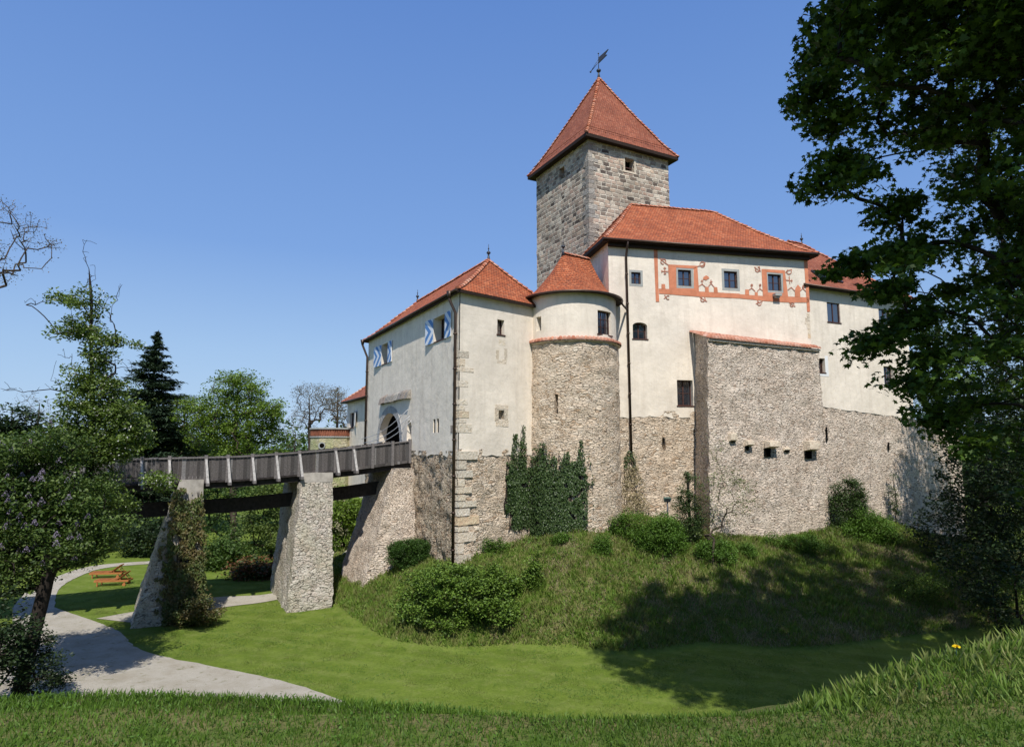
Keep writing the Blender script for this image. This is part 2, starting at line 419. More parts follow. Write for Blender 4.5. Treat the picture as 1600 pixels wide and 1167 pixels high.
M['ridge'] = island('ridge_tile_clay', [(.44, .15, .08), (.58, .27, .17), (.40, .11, .055), (.62, .36, .26)])
M['coping'] = island('coping_clay', [(.46, .20, .12), (.54, .30, .22), (.40, .15, .09), (.60, .40, .32)])
M['brown'] = plain('dark_brown_wood', (.030, .018, .012), .7, .2)
M['copper'] = plain('brown_copper', (.075, .05, .038), .45, .5, .2, 3, .6)
M['iron'] = plain('dark_iron', (.03, .035, .05), .45, .5, .2)
M['frame'] = plain('window_wood', (.075, .035, .028), .6, .3)
M['surround'] = plain('grey_stone_surround', (.36, .37, .35), .85, .2, .12, 8, 0, .004)
M['white'] = plain('white_paint', (.78, .78, .77), .6, .3, .06)
M['fresco'] = plain('red_lime_paint', (.60, .23, .13), .95, .05, .16, 2.2)
M['fresco_line'] = plain('faded_red_line', (.50, .22, .15), .95, .05, .3, 5)
M['rail_wood'] = island('grey_boards', [(.055, .048, .045), (.09, .082, .078), (.035, .030, .028), (.20, .19, .185), (.07, .058, .053)], .85, .6, .01, 16)
M['beam_wood'] = plain('dark_beam', (.035, .030, .028), .9, .1, .4)
M['sunlit_wood'] = plain('sunlit_grey_wood', (.40, .38, .36), .85, .2, .3, 9)  # grey weathered wood, the paleness of full sun put into its colour
M['post_wood'] = plain('grey_post_wood', (.16, .145, .14), .85, .2, .35, 12)
M['concrete'] = plain('old_concrete', (.36, .33, .29), .9, .1, .3, 2.4, 0, .02)
M['quoin'] = island('quoin_stone', [(.60, .49, .35), (.72, .63, .50), (.56, .50, .41), (.68, .52, .34), (.70, .63, .53)], .9, .6, .02)
M['teak'] = island('teak_slats', [(.30, .10, .035), (.42, .17, .06), (.36, .13, .05)], .5, .4)
M['bark'] = plain('grey_brown_bark', (.075, .058, .045), .95, .1, .5, 7, 0, .03)
M['bark_dark'] = plain('dark_bark', (.032, .026, .022), .95, .1, .5, 7, 0, .03)
M['brick'] = plain('red_brick', (.26, .10, .06), .9, .1, .35, 7)
g_ = N('window_glass', .06, 1.0); gn = g_.noise(g_.obj(), 1.6, 2)
M['glass'] = g_.out(g_.mix(.5, (.010, .013, .022), (.02, .025, .035)), g_.bump(gn, .02, .25)); g_.b.inputs['IOR'].default_value = 1.9
d_ = N('dark_interior_and_shadow', 1., 0.); M['void_shadow'] = d_.out((.006, .005, .004))  # near-black for openings, cracks, and the painted shade in gate and under brackets
k = N('shutter_paint', .6, .3); s_ = k.sep(k.uv())
q = k.math('FRACT', k.math('MULTIPLY_ADD', k.math('ABSOLUTE', k.math('SUBTRACT', k.math('FRACT', k.math('DIVIDE', s_[1], 1.36)), .5)), 2.2, k.math('MULTIPLY', s_[0], 1.25)))
M['shutter'] = k.out(k.mix(k.ramp(q, [(.47, 0.), (.5, 1.)]), (.70, .74, .80), (.10, .24, .52)))
# ------------------------------------------------------------------ castle
def window(root, W, r, depth=.35, cols=2, rows=2, fw=.07, surround=0, sill=True, kind='window', deep=0.0, bars=False):
    sa, sb, za, zb = r
    mb = MB(); D = -depth
    def bar(a, b, c, e, t=.06): boxw(mb, W, a, b, c, e, D-.0, D+t)
    bar(sa-.01, sa+fw, za-.01, zb+.01); bar(sb-fw, sb+.01, za-.01, zb+.01)
    bar(sa+fw, sb-fw, za-.01, za+fw); bar(sa+fw, sb-fw, zb-fw, zb+.01)
    for i in range(1, cols):
        x = sa+(sb-sa)*i/cols; t = fw*.6 if i*2 == cols else fw*.3
        bar(x-t, x+t, za+fw, zb-fw, .05)
    for i in range(1, rows):
        z = za+(zb-za)*i/rows; bar(sa+fw, sb-fw, z-fw*.25, z+fw*.25, .035)
    if bars:
        for i in range(1, 4):
            x = sa+(sb-sa)*i/4; boxw(mb, W, x-.012, x+.012, za, zb, D+.12, D+.145)
    win = mb.build(kind, M['frame'], root)
    g = MB(); q = [W.pt(sa, za, D+.012), W.pt(sb, za, D+.012), W.pt(sb, zb, D+.012), W.pt(sa, zb, D+.012)]
    g.poly(q); g.build('pane', M['glass'], win)
    if surround:
        f = surround; s = MB()
        for a, b, c, e in ((sa-f, sa, za-f, zb+f), (sb, sb+f, za-f, zb+f), (sa, sb, zb, zb+f), (sa, sb, za-f, za)):
            boxw(s, W, a, b, c, e, -depth, .045)
        s.build('surround', M['surround'], win)
    elif sill:
        s = MB(); boxw(s, W, sa-.06, sb+.06, za-.07, za+.003, -depth+.05, .07); s.build('sill', M['frame'], win)
    return win

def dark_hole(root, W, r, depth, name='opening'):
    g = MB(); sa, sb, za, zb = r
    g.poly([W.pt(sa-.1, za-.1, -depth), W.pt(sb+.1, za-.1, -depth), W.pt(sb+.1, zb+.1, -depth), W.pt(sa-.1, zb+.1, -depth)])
    return g.build(name, M['void_shadow'], root)

def ridge_line(mb, pts, r=.13, step=.36):
    pts = [Vector(p) for p in pts]; acc = 0
    L = [0]
    for i in range(len(pts)-1): L.append(L[-1]+(pts[i+1]-pts[i]).length)
    def P(t):
        for i in range(len(pts)-1):
            if t <= L[i+1] or i == len(pts)-2: return pts[i].lerp(pts[i+1], (t-L[i])/max(L[i+1]-L[i], 1e-6))
    n = max(1, int(L[-1]/step))
    for i in range(n):
        a, b = P(L[-1]*i/n), P(L[-1]*min((i+1.18)/n, 1))
        if (b-a).length < .02: continue
        j = RS.uniform(-.015, .015)
        d = (b-a).normalized(); sd = d.cross(Vector((0, 0, 1)))
        if sd.length < .01: continue
        sd.normalize(); up = sd.cross(d); rings = []
        for p, rr, lift in ((a, r*1.12, .035), (b, r*.86, 0.0)):
            rings.append([mb.vert(p + sd*cos(t)*rr + up*(sin(t)*rr*.85+lift+j-.03)) for t in [pi*q/5 for q in range(6)]])
        for q in range(5): mb.face([rings[0][q], rings[0][q+1], rings[1][q+1], rings[1][q]], None, 0, True)
        mb.face(rings[0][::-1]); mb.face(rings[1])

def roof(root, E, T, Wl, mat, flare=1.12, nb=8, hips=(), ridges=(), thick=.13, rr=.13, gutter=None, name='roof', soffit='brown'):
    """E eave loop, T matching top points, Wl wall loop for the soffit"""
    E = [Vector(p) for p in E]; T = [Vector(p) for p in T]; n = len(E)
    def P(e, t, b): p = e.lerp(t, b); p.z = e.z+(t.z-e.z)*b**flare+.05*noise.noise(p*.55)*min(1, 4*b*(1-b)+.3); return p
    mb = MB(); uo = 0
    for i in range(n):
        j = (i+1) % n; e = (E[j]-E[i]); L = e.length; e.normalize(); na = max(1, int(L/1.2))
        h = Vector((e.x, e.y, 0)).normalized(); pr = Vector((h.y, -h.x, 0))
        def uvp(p):
            dp = p-E[i]; return (uo+dp.dot(h), sqrt(dp.dot(pr)**2+dp.z**2))
        for b in range(nb):
            for a in range(na):
                q = []
                for aa, bb in ((a, b), (a+1, b), (a+1, b+1), (a, b+1)):
                    q.append(P(E[i].lerp(E[j], aa/na), T[i].lerp(T[j], aa/na), bb/nb))
                for z_ in q:
                    pass
                if (q[2]-q[3]).length < 1e-4: q = q[:3]
                mb.poly(q, [uvp(p) for p in q])
        uo += L
    ro = mb.build(name, M[mat], root)
    mb = MB(); dn = Vector((0, 0, thick))
    for i in range(n):
        j = (i+1) % n
        mb.poly([E[i]-dn, E[j]-dn, E[j]-Vector((0, 0, .015)), E[i]-Vector((0, 0, .015))])
        if Wl:
            a, b = Vector(Wl[i]), Vector(Wl[j]); mb.poly([E[j]-dn, E[i]-dn, a, b])
    mb.build('eaves', M[soffit], ro)
    if hips or ridges:
        mb = MB()
        for i in hips: ridge_line(mb, [P(E[i], T[i], b/10) for b in range(11)], rr)
        for a, b in ridges: ridge_line(mb, [a, b], rr)
        mb.build('ridge_tiles', M['ridge'], ro)
    if gutter:
        mb = MB()
        for i in gutter:
            j = (i+1) % n; d = Vector((E[j].y-E[i].y, E[i].x-E[j].x, 0)).normalized()*.07
            c = (E[i]+E[j])/2; 
            cc = sum(E, Vector())/n
            if d.dot(c-cc) < 0: d = -d
            mb.tube([E[i]+d-Vector((0, 0, .07)), E[j]+d-Vector((0, 0, .07))], .075, 8)
        mb.build('gutter', M['copper'], ro)
    return ro

def finial(root, p, h=1.0, name='finial'):
    mb = MB(); p = Vector(p)
    mb.tube([p-Vector((0, 0, .2)), p+Vector((0, 0, h*.35))], [.12, .045], 8)
    mb.tube([p+Vector((0, 0, h*.3)), p+Vector((0, 0, h))], [.04, .015], 6)
    mb.sphere(p+Vector((0, 0, h*.45)), .13, 10, 6, sc=(1, 1, .8))
    mb.sphere(p+Vector((0, 0, h*.72)), .05, 8, 5)
    return mb.build(name, M['iron'], root)

def pipe(root, pts, r=.055, straps=True, name='downpipe'):
    mb = MB(); mb.tube(pts, r, 10)
    a, b = Vector(pts[-2]), Vector(pts[-1]); L = (b-a).length
    if straps:
        for i in range(int(L/1.9)):
            q = a.lerp(b, (i+.6)*1.9/L) if (i+.6)*1.9 < L else None
            if q: mb.tube([q-Vector((0, 0, .04)), q+Vector((0, 0, .04))], r*1.35, 10)
    return mb.build(name, M['copper'], root)

def jag(seed, base, amp=.18):
    return lambda u: (base(u) if callable(base) else base) + amp*noise.noise(Vector((u*1.3, seed, 0))) + amp*.5*noise.noise(Vector((u*4.1, seed, 5)))

def put(root, W, name, mat, s0, s1, z0, z1, ops=(), **kw):
    mb = MB(); wallgrid(mb, W, s0, s1, z0, z1, ops, **kw); return mb.build(name, M[mat], root)

# ---------------- keep
KC = Vector((6.26, 50, 0)); KL = Vector((-.465, .885, 0)).normalized(); KR = Vector((.885, .465, 0)).normalized(); KW = 8.5
keep = thing('keep_tower', 'tall square stone tower with a steep red pyramid roof, highest building of the castle', 'tower', (8, 55.7, 0))
ZK = at(917, 217, 50).z
kl = Wall(KC.x + KL.x*KW, KC.y + KL.y*KW, -27.7); kl.d = -KL; kl.o = KC+KL*KW; kl.n = -KR
kr = Wall(KC.x, KC.y, 62.3); kr.d = KR; kr.n = -KL
r1 = kr.rect(976.3, 248.8, 990.5, 267.4); r2 = kl.rect(874, 262, 881.6, 280)
put(keep, kl, 'left_wall', 'coursed', 0, KW, 0, ZK, [(*r2, .6)], ds=.3, dz=.3, jit=.07)
put(keep, kr, 'front_wall', 'coursed', 0, KW, 0, ZK, [(*r1, .6)], ds=.3, dz=.3, jit=.07, uo=20)
kb = [KC+KR*KW, KC+KR*KW+KL*KW, KC+KL*KW]
mb = MB()
for a, b in ((kb[0], kb[1]), (kb[1], kb[2])): mb.poly([a, b, b+Vector((0, 0, ZK)), a+Vector((0, 0, ZK))], [(0, 0), (KW, 0), (KW, ZK), (0, ZK)])
mb.build('rear_wall', M['coursed'], keep)
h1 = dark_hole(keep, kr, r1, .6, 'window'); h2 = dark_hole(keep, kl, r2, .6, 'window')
mb = MB(); a, b, c, e = r1
for q in ((a-.18, a-.01, c-.05, e+.05), (b+.01, b+.18, c-.05, e+.05), (a-.25, b+.25, e+.05, e+.28), (a-.2, b+.2, c-.2, c-.05)): boxw(mb, kr, *q, -.3, .04)
mb.build('surround', M['quoin'], h1)
mb = MB(); boxw(mb, kr, a, b, c+.35, c+.42, -.35, -.28); boxw(mb, kr, a+.15, a+.22, c, e, -.4, -.33); mb.build('shutter_bar', M['frame'], h1)
# squared corner stones of the front corner
mb = MB(); z = 3.0; i = 0
while z < ZK-.3:
    h = RS.uniform(.28, .5); w1 = RS.uniform(.35, .55) if i % 2 else RS.uniform(.65, .95); w2 = RS.uniform(.65, .95) if i % 2 else RS.uniform(.35, .55)
    o = KC; P = [o-KR*.03-KL*.03+Vector((0, 0, z+.015)), o+KR*w1-KL*.03+Vector((0, 0, z+.015)), o+KR*w1+KL*w2+Vector((0, 0, z+.015)), o-KR*.03+KL*w2+Vector((0, 0, z+.015))]
    mb.box8(P+[p+Vector((0, 0, h-.03)) for p in P]); z += h; i += 1
M['corner'] = island('corner_stone', [(.22, .20, .18), (.36, .32, .27), (.30, .23, .19), (.42, .39, .34), (.26, .24, .22)], .95, .7, .03, 7)
mb.build('corner_stones', M['corner'], keep)
ov = .62; cc = KC+(KL+KR)*(KW/2)
loopW = [KC+KL*KW, KC, KC+KR*KW, KC+(KL+KR)*KW]
loopE = [KC+KL*(KW+ov)-KR*ov, KC-KL*ov-KR*ov, KC+KR*(KW+ov)-KL*ov, KC+(KL+KR)*(KW+ov)]
ze = ZK+.15; zt = at(932, 122, cc.y).z
E = [p+Vector((0, 0, ze-ZK*0)) for p in loopE]; Tt = [Vector((cc.x, cc.y, zt))]*4
roof(keep, E, Tt, [p+Vector((0, 0, ZK-.05)) for p in loopW], 'tiles_old', 1.1, 10, hips=(0, 1, 2, 3), rr=.15, thick=.28)
mb = MB()   # snow guard rail low on the front roof slope
for (A_, B_) in ((E[1], E[2]), (E[0], E[1])):
    m_ = Vector((cc.x, cc.y, zt)); f_ = .085
    p0 = A_.lerp(m_, f_); p1 = B_.lerp(m_, f_); up = Vector((0, 0, .12))
    mb.tube([p0+up, p1+up], .022, 5)
    for q in range(12):
        t = (q+.5)/12; p = p0.lerp(p1, t); mb.tube([p-up, p+up*1.3], .02, 5)
mb.build('snow_guard', M['tiles_old'], keep)
# weather vane
pk = Vector((cc.x, cc.y, zt))
mb = MB(); mb.tube([pk-Vector((0, 0, .4)), pk+Vector((0, 0, .35)), pk+Vector((0, 0, .6))], [.2, .09, .06], 8)
mb.sphere(pk+Vector((0, 0, .7)), .22, 10, 7, sc=(1, 1, .75)); mb.tube([pk+Vector((0, 0, .6)), pk+Vector((0, 0, 2.35))], [.045, .02], 6)
mb.sphere(pk+Vector((0, 0, 2.4)), .07)
vane = mb.build('weather_vane', M['iron'], keep)
mb = MB(); dv = Vector((.80, -.55, .38)).normalized(); b0 = pk+Vector((0, 0, 1.75))
upv = Vector((0, 0, 1)); A_ = [b0-upv*.32, b0+dv*.95-upv*.15, b0+dv*.7+upv*.02, b0+dv*1.1+upv*.3, b0+upv*.22]
th = Vector((.03, .04, 0))
mb.poly([p+th for p in A_]); mb.poly([p-th for p in A_][::-1])
for i in range(5): mb.poly([A_[i]-th, A_[(i+1) % 5]-th, A_[(i+1) % 5]+th, A_[i]+th])
mb.tube([b0-upv*.2, b0-dv*.9-upv*.55], .03, 5); mb.tube([b0+upv*.1, b0-dv*.9-upv*.55], .02, 5); mb.sphere(b0-dv*.9-upv*.55, .09)
mb.build('vane_flag', M['iron'], vane)

# ---------------- main hall
H = Wall(.1545*39.5, 39.5, 77.7); HL = 14.35; HW = 9.0
hall = thing('great_hall', 'cream plastered castle hall with a red hipped roof and red painted window frames', 'building', tuple(H.pt(7, -4, -4)))
ZH = H.hit(1115, 391)[1]
w_small = H.rect(986, 425.8, 1000.7, 444); w2 = H.rect(1059, 422.2, 1079.5, 447.2); w3 = H.rect(1131, 424.4, 1151.6, 450.5); w4 = H.rect(1199.6, 429, 1220, 454.6)
w5 = H.rect(988.4, 504, 1011, 529.5); w6 = H.rect(1057.8, 594, 1082.5, 633.8)
ZP = H.hit(1020, 652)[1]
ops = [(*w_small, .25), (*w2, .25), (*w3, .25), (*w4, .25), (*w5, .35, .22), (*w6, .4)]
put(hall, H, 'plaster_wall', 'plaster', 0, HL, ZP, ZH, ops, ds=.45, dz=.6, jit=.01, bottom=jag(3, ZP), d=.03)
sl1 = H.rect(1035, 684, 1040, 702)
put(hall, H, 'stone_wall', 'rubble', -.6, HL, -7, ZP+.4, [(*sl1, .5)], ds=.2, dz=.2, jit=.08)
dark_hole(hall, H, sl1, .5, 'arrow_slit')
window(hall, H, w_small, .16, surround=.14, fw=.055); window(hall, H, w2, .16, surround=.16); window(hall, H, w3, .16, surround=.16); window(hall, H, w4, .16, surround=.16)
window(hall, H, w5, .3, sill=True); window(hall, H, w6, .32)
HLW = Wall(0, 0, 0); HLW.o = H.pt(0, 0, -HW); HLW.d = H.n.copy(); HLW.n = -H.d
put(hall, HLW, 'side_wall', 'plaster', 0, HW, 2, ZH, ds=2, dz=2)
HRW = Wall(0, 0, 0); HRW.o = H.pt(HL, 0, 0); HRW.d = -H.n; HRW.n = H.d
put(hall, HRW, 'side_wall', 'plaster', 0, HW, -2, ZH, ds=2, dz=2)
put(hall, Wall(*H.pt(0, 0, -HW).xy, 77.7), 'rear_wall', 'plaster', 0, HL, -2, ZH, ds=4, dz=4)
ov = .55
zE = ZH+.12
rz = at(988, 322, 45.2).z
EL = [H.pt(-ov, zE, ov), H.pt(HL+ov, zE, ov), H.pt(HL+ov, zE, -HW-ov), H.pt(-ov, zE, -HW-ov)]
TA = H.pt(3.65, rz, -HW/2-.3); TB = H.pt(10.3, rz, -HW/2-.3)
roof(hall, EL, [TA, TB, TB, TA], [H.pt(-.0, ZH, .04), H.pt(HL, ZH, .04), H.pt(HL, ZH, -HW), H.pt(0, ZH, -HW)], 'tiles', 1.13, 9, hips=(0, 1, 2, 3), ridges=[(TA, TB)], gutter=[0], thick=.2)
# cornice
mb = MB(); boxw(mb, H, -.02, HL+.05, ZH-.28, ZH, .03, .3); mb.build('cornice', M['brown'], hall)
# downpipe left of the hall
px1 = H.hit(976, 395); pz = H.hit(985, 706)
pipe(hall, [H.pt(px1[0], ZH+.05, ov+.05), H.pt(px1[0], ZH-.3, ov-.1), H.pt(px1[0]+.03, ZH-.9, .16), H.pt(px1[0]+.1, pz[1], .16)], .075)
# dark shed-roof edge running down the left flank to the round tower
# painted decoration
def paint(name, mat, shapes, lines=(), lw=.05, d=.052):
    mb = MB()
    for s in shapes:
        q = [H.hit(x, y) for x, y in s]
        mb.poly([H.pt(a, b, d) for a, b in q])
    for L in lines:
        q = [H.hit(x, y) for x, y in L]
        for (a, b) in zip(q[:-1], q[1:]):
            dx, dz = b[0]-a[0], b[1]-a[1]; l = sqrt(dx*dx+dz*dz)+1e-9; nx, nz = -dz/l*lw/2, dx/l*lw/2; ex, ez = dx/l*lw*.3, dz/l*lw*.3
            mb.poly([H.pt(a[0]-ex+nx, a[1]-ez+nz, d), H.pt(a[0]-ex-nx, a[1]-ez-nz, d), H.pt(b[0]+ex-nx, b[1]+ez-nz, d), H.pt(b[0]+ex+nx, b[1]+ez+nz, d)])
    return mb.build(name, M[mat], hall)
def Lp(*q): return [(1015+a/11.43, 380+b/11.43) for a, b in q]
def Rp(*q): return [(1145+a/11.43, 390+b/11.43) for a, b in q]
paint('painted_post', 'fresco', [Lp((68, 125), (135, 130), (152, 800), (167, 1050), (107, 1050))])
paint('painted_post', 'fresco', [Rp((1262, 185), (1326, 190), (1372, 1115), (1320, 1115))])
jb = H.hit(1028, 451); 
band = [Lp((158, 815), (345, 822), (870, 866), (1600, 905), (1600, 988), (900, 962), (165, 905))] + [Rp((114, 800), (530, 832), (980, 842), (1348, 858), (1352, 950), (1000, 948), (600, 925), (114, 874))]
paint('painted_band', 'fresco', band)
hl = [Lp((325, 385), (845, 410), (805, 460), (455, 440)), Lp((845, 410), (875, 868), (785, 815), (782, 452)), Lp((875, 868), (345, 824), (470, 805), (785, 815)), Lp((345, 824), (325, 385), (468, 440), (474, 808))]
hr = [Rp((505, 350), (920, 375), (880, 430), (590, 405)), Rp((920, 375), (980, 844), (895, 780), (885, 425)), Rp((980, 844), (530, 834), (610, 770), (895, 780)), Rp((530, 834), (505, 350), (596, 405), (618, 775))]
paint('painted_window_frame', 'fresco', hl, d=.056); paint('painted_window_frame', 'fresco', hr, d=.056)
def curl(f, cx, cy, r, a0, a1, n=10): return f(*[(cx+r*cos(a0+(a1-a0)*i/n), cy+r*sin(a0+(a1-a0)*i/n)) for i in range(n+1)])
shp = [Lp((205, 735), (270, 735), (275, 822), (205, 822)), Lp((985, 785), (1045, 785), (1052, 880), (983, 876)), Lp((1140, 787), (1200, 790), (1212, 890), (1140, 884)),
       Lp((945, 650), (952, 612), (1000, 578), (1042, 600), (1060, 632), (1030, 645), (1000, 668), (970, 655)),
       Rp((215, 715), (280, 720), (285, 815), (210, 805)), Rp((385, 760), (435, 765), (440, 824), (385, 822)),
       Rp((1100, 750), (1108, 695), (1152, 630), (1208, 690), (1192, 750), (1196, 850), (1100, 848))]
for q_ in shp: paint('painted_rooftop', 'fresco', [q_], d=.060)
ln = [Lp((870, 772), (930, 735), (995, 790)), Lp((1045, 775), (1090, 720), (1145, 788)), Lp((930, 735), (928, 655)), Lp((910, 680), (950, 680)), Lp((1090, 720), (1088, 660)), Lp((1070, 700), (1112, 690)),
      Lp((205, 505), (325, 510)), Lp((262, 435), (267, 560)), Lp((245, 450), (285, 452)), Lp((248, 550), (285, 548)), Lp((212, 485), (212, 525)),
      Lp((175, 270), (235, 330), (290, 370), (335, 395)), curl(Lp, 240, 335, 45, 1.5, 6.5), Lp((190, 345), (215, 375)),
      Lp((850, 418), (900, 408), (945, 400), (985, 352)), curl(Lp, 935, 385, 45, -3, 2.2), Lp((960, 380), (975, 410)),
      Lp((262, 930), (285, 970), (250, 992)), curl(Lp, 322, 975, 32, 1, 5.4), Lp((890, 965), (950, 1005), (1015, 1045)), curl(Lp, 945, 1010, 38, .8, 4.2), Lp((975, 965), (995, 1040)),
      Rp((285, 722), (330, 692), (388, 745)), Rp((430, 748), (475, 702), (520, 735)), Rp((330, 692), (330, 640)), Rp((475, 702), (478, 625)), curl(Rp, 330, 640, 16, 0, 6.3, 8), curl(Rp, 480, 638, 14, 0, 6.3, 8),
      Rp((975, 722), (1035, 678), (1098, 742)), Rp((1195, 740), (1240, 698), (1300, 752)), Rp((1240, 698), (1246, 640)), curl(Rp, 1250, 672, 18, 0, 6.3, 8),
      Rp((930, 548), (1055, 560)), Rp((998, 480), (1010, 612)), Rp((1045, 535), (1045, 585)),
      Rp((380, 315), (420, 350), (490, 392)), curl(Rp, 435, 360, 42, -1.2, 3.8), Rp((440, 318), (465, 312), (478, 385)),
      Rp((935, 408), (990, 372), (1045, 362)), curl(Rp, 995, 400, 42, -.5, 4), Rp((405, 970), (460, 950), (520, 930)), curl(Rp, 465, 965, 34, 0, 4), Rp((430, 915), (470, 960)),
      Rp((1000, 950), (1050, 985), (1105, 1022)), curl(Rp, 1050, 985, 36, 1, 5.5), Rp((1080, 945), (1085, 980))]
for q_ in ln: paint('painted_ornament', 'fresco_line', [], [q_], .055, .064)
mb = MB(); q0 = H.hit(1206, 460); q1 = H.hit(1216.5, 467)
boxw(mb, H, q0[0], q1[0], q1[1]+.12, q0[1], .05, .4); boxw(mb, H, q0[0]+.1, q1[0]-.1, q1[1], q1[1]+.12, .05, .3); mb.build('wall_floodlight', M['surround'], hall)
# exposed corner stones low on the right edge
mb = MB(); zz = H.hit(1265, 490)[1]; zb_ = H.hit(1268, 524)[1]
while zz > zb_:
    h = RS.uniform(.2, .38); boxw(mb, H, HL-RS.uniform(.2, .45), HL-.02, zz-h+.03, zz, .0, .045); zz -= h
mb.build('corner_stones', M['quoin'], hall)

# ---------------- buttress block in front of the hall
A0 = H.pt(*[H.hit(1078, 560)[0], 0]); 
def uy(px, py, Y): p = at(px, py, Y); return Vector((p.x, p.y, 0))
Bt, Ct = uy(1105, 527, 38.3), uy(1279, 545, 42.2); Bb, Cb = uy(1109, 850, 37.8), uy(1298, 835, 42.0)
ztF = at(1105, 529, 38.3).z; ztR = at(1279, 546, 42.2).z
but = thing('stone_buttress', 'massive grey rubble block with a sloping clay tile coping against the hall wall', 'buttress', tuple((Bb+Cb)/2 + Vector((0, 1, -7))))
BF = Face4(Bb, Cb, -7, Bt, Ct, ztF); 
A0 = Vector((Bt.x-.06, A0.y, 0)); A0b = Vector((Bb.x-.04, A0.y, 0))
BS = Face4(A0b, Bb, -7, A0, Bt, ztF); BR = Face4(Cb, Cb+Vector((-.3, 2.2, 0)), -7, Ct, Ct+Vector((-.3, 2.2, 0)), ztF)
put(but, BF, 'front_face', 'rubble_grey', 0, BF.L, -7, ztF, ds=.2, dz=.2, jit=.09, top=lambda u: ztF+(ztR-ztF)*u/BF.L)
zW = ztF+.9
put(but, BS, 'left_face', 'rubble_grey', 0, BS.L, -7, ztF, ds=.25, dz=.25, jit=.08, uo=30, top=lambda u: zW+(ztF-zW)*u/BS.L)
put(but, BR, 'right_face', 'rubble_grey', 0, BR.L, -7, ztF, ds=.4, dz=.4, jit=.05, uo=40)
mb = MB(); dF = (Ct-Bt).normalized(); outv = Vector((dF.y, -dF.x, 0)); Lc = (Ct-Bt).length
nB = 36
for i in range(nB):
    t = (i+.5)/nB; p0 = Bt.lerp(Ct, t)+outv*.22+Vector((0, 0, ztF+(ztR-ztF)*t-.02))
    # run up slope to the hall wall
    s_, _ = (p0-H.o).dot(H.d), 0
    back = (p0-H.o).dot(H.n); run = max(back-.05, .5)
    p1 = p0-H.n*run-H.d*(.0) + Vector((0, 0, .30*run+.08))
    if run > 3.4: pass
    wd = Lc/nB*.48; n5 = 6; segs = max(2, int(run/.4))
    for q in range(segs):
        a = p0.lerp(p1, q/segs); b = p0.lerp(p1, min(1, (q+1.1)/segs)); rg = []
        lift = .04
        for p, l2, rr in ((a, lift, 1.05), (b, 0, .95)):
            rg.append([mb.vert(p+dF*cos(pi*k/n5)*wd*rr+Vector((0, 0, sin(pi*k/n5)*wd*1.1+l2+RS.uniform(-.006, .006)))) for k in range(n5+1)])
        for k in range(n5): mb.face([rg[0][k], rg[0][k+1], rg[1][k+1], rg[1][k]], None, 0, True)
        mb.face(rg[0][::-1])
mb.build('coping_tiles', M['coping'], but)
mb = MB(); wp = [Bt+outv*.12, Ct+outv*.12+dF*.05, Ct+Vector((-.3, 2.2, 0)), A0+dF*.02]
zz = [ztF-.02, ztR-.02, ztR+.55, zW+.03]
mb.poly([p+Vector((0, 0, z)) for p, z in zip(wp, zz)]); mb.poly([p+Vector((0, 0, z-.12)) for p, z in zip(wp, zz)][::-1])
for i in range(4): j = (i+1) % 4; mb.poly([wp[i]+Vector((0, 0, zz[i]-.12)), wp[j]+Vector((0, 0, zz[j]-.12)), wp[j]+Vector((0, 0, zz[j])), wp[i]+Vector((0, 0, zz[i]))])
mb.build('coping_bed', M['quoin'], but)
# projecting stone brackets, a near-black cast shadow painted under each
for (x0, y0, x1, y1, dd) in ((1138, 677, 1148, 690, .25), (1163, 688, 1173, 697, .35), (1193, 689, 1210, 700, .55), (1224, 699, 1233, 705, .15), (1255, 689, 1272, 704, .55)):
    a, b, c, e = BF.rect(x0, y0, x1, y1); mb = MB()
    P = [BF.pt(a, c+.1, dd), BF.pt(b, c+.1, dd*.95), BF.pt(b+.05, c-.05, -.1), BF.pt(a-.05, c-.05, -.1), BF.pt(a+.03, e-.04, dd*.85), BF.pt(b-.02, e-.02, dd*.9), BF.pt(b, e+.06, -.1), BF.pt(a, e+.03, -.1)]
    mb.box8(P); mb.build('stone_bracket', M['quoin'], but)
for (x0, y0, x1, y1) in ((1140, 687, 1147, 692), (1162.5, 690, 1169, 704), (1192, 693, 1203, 714), (1224, 701, 1232, 707), (1256, 703, 1267, 717)):
    a, b, c, e = BF.rect(x0, y0, x1, y1); mb = MB()
    mb.poly([BF.pt(a, c+.05, .1), BF.pt(b-.05, c, .1), BF.pt(b, e, .1), BF.pt(a+.04, e, .1)]); mb.build('bracket_shadow', M['void_shadow'], but)

# ---------------- right wing
Wg = Wall(20.15, 43.1, 65.5); WL = 11.0; WW = 9.0
wing = thing('residential_wing', 'plain cream wing at the right end of the castle, red roof with two skylights', 'building', tuple(Wg.pt(5, -4, -4)))
ZWt = at(1263, 449, 43.1).z
zl, zr = Wg.hit(1287, 636)[1], Wg.hit(1428, 655)[1]; sl_, sr_ = Wg.hit(1287, 636)[0], Wg.hit(1428, 655)[0]
WL = sr_
a1 = Wg.rect(1292, 473.6, 1312, 503.7); a2 = Wg.rect(1372.6, 483.8, 1389, 506); a3 = Wg.rect(1279, 560, 1288.5, 582); a4 = Wg.rect(1380.7, 572.7, 1396, 603.3)
bz = lambda u: zl+(zr-zl)*(u-sl_)/(sr_-sl_)
put(wing, Wg, 'plaster_wall', 'plaster', -.5, WL, zr, ZWt, [(*a1, .25), (*a2, .25), (*a3, .3), (*a4, .3)], ds=.5, dz=.8, jit=.01, bottom=jag(9, bz, .1), d=.03)
for a in (a1, a2): window(wing, Wg, a, .1, fw=.05, cols=2, rows=1)
window(wing, Wg, a3, .25, cols=3, rows=4, fw=.05, bars=False); window(wing, Wg, a4, .25, fw=.05)
mb = MB(); a, b, c, e = a3
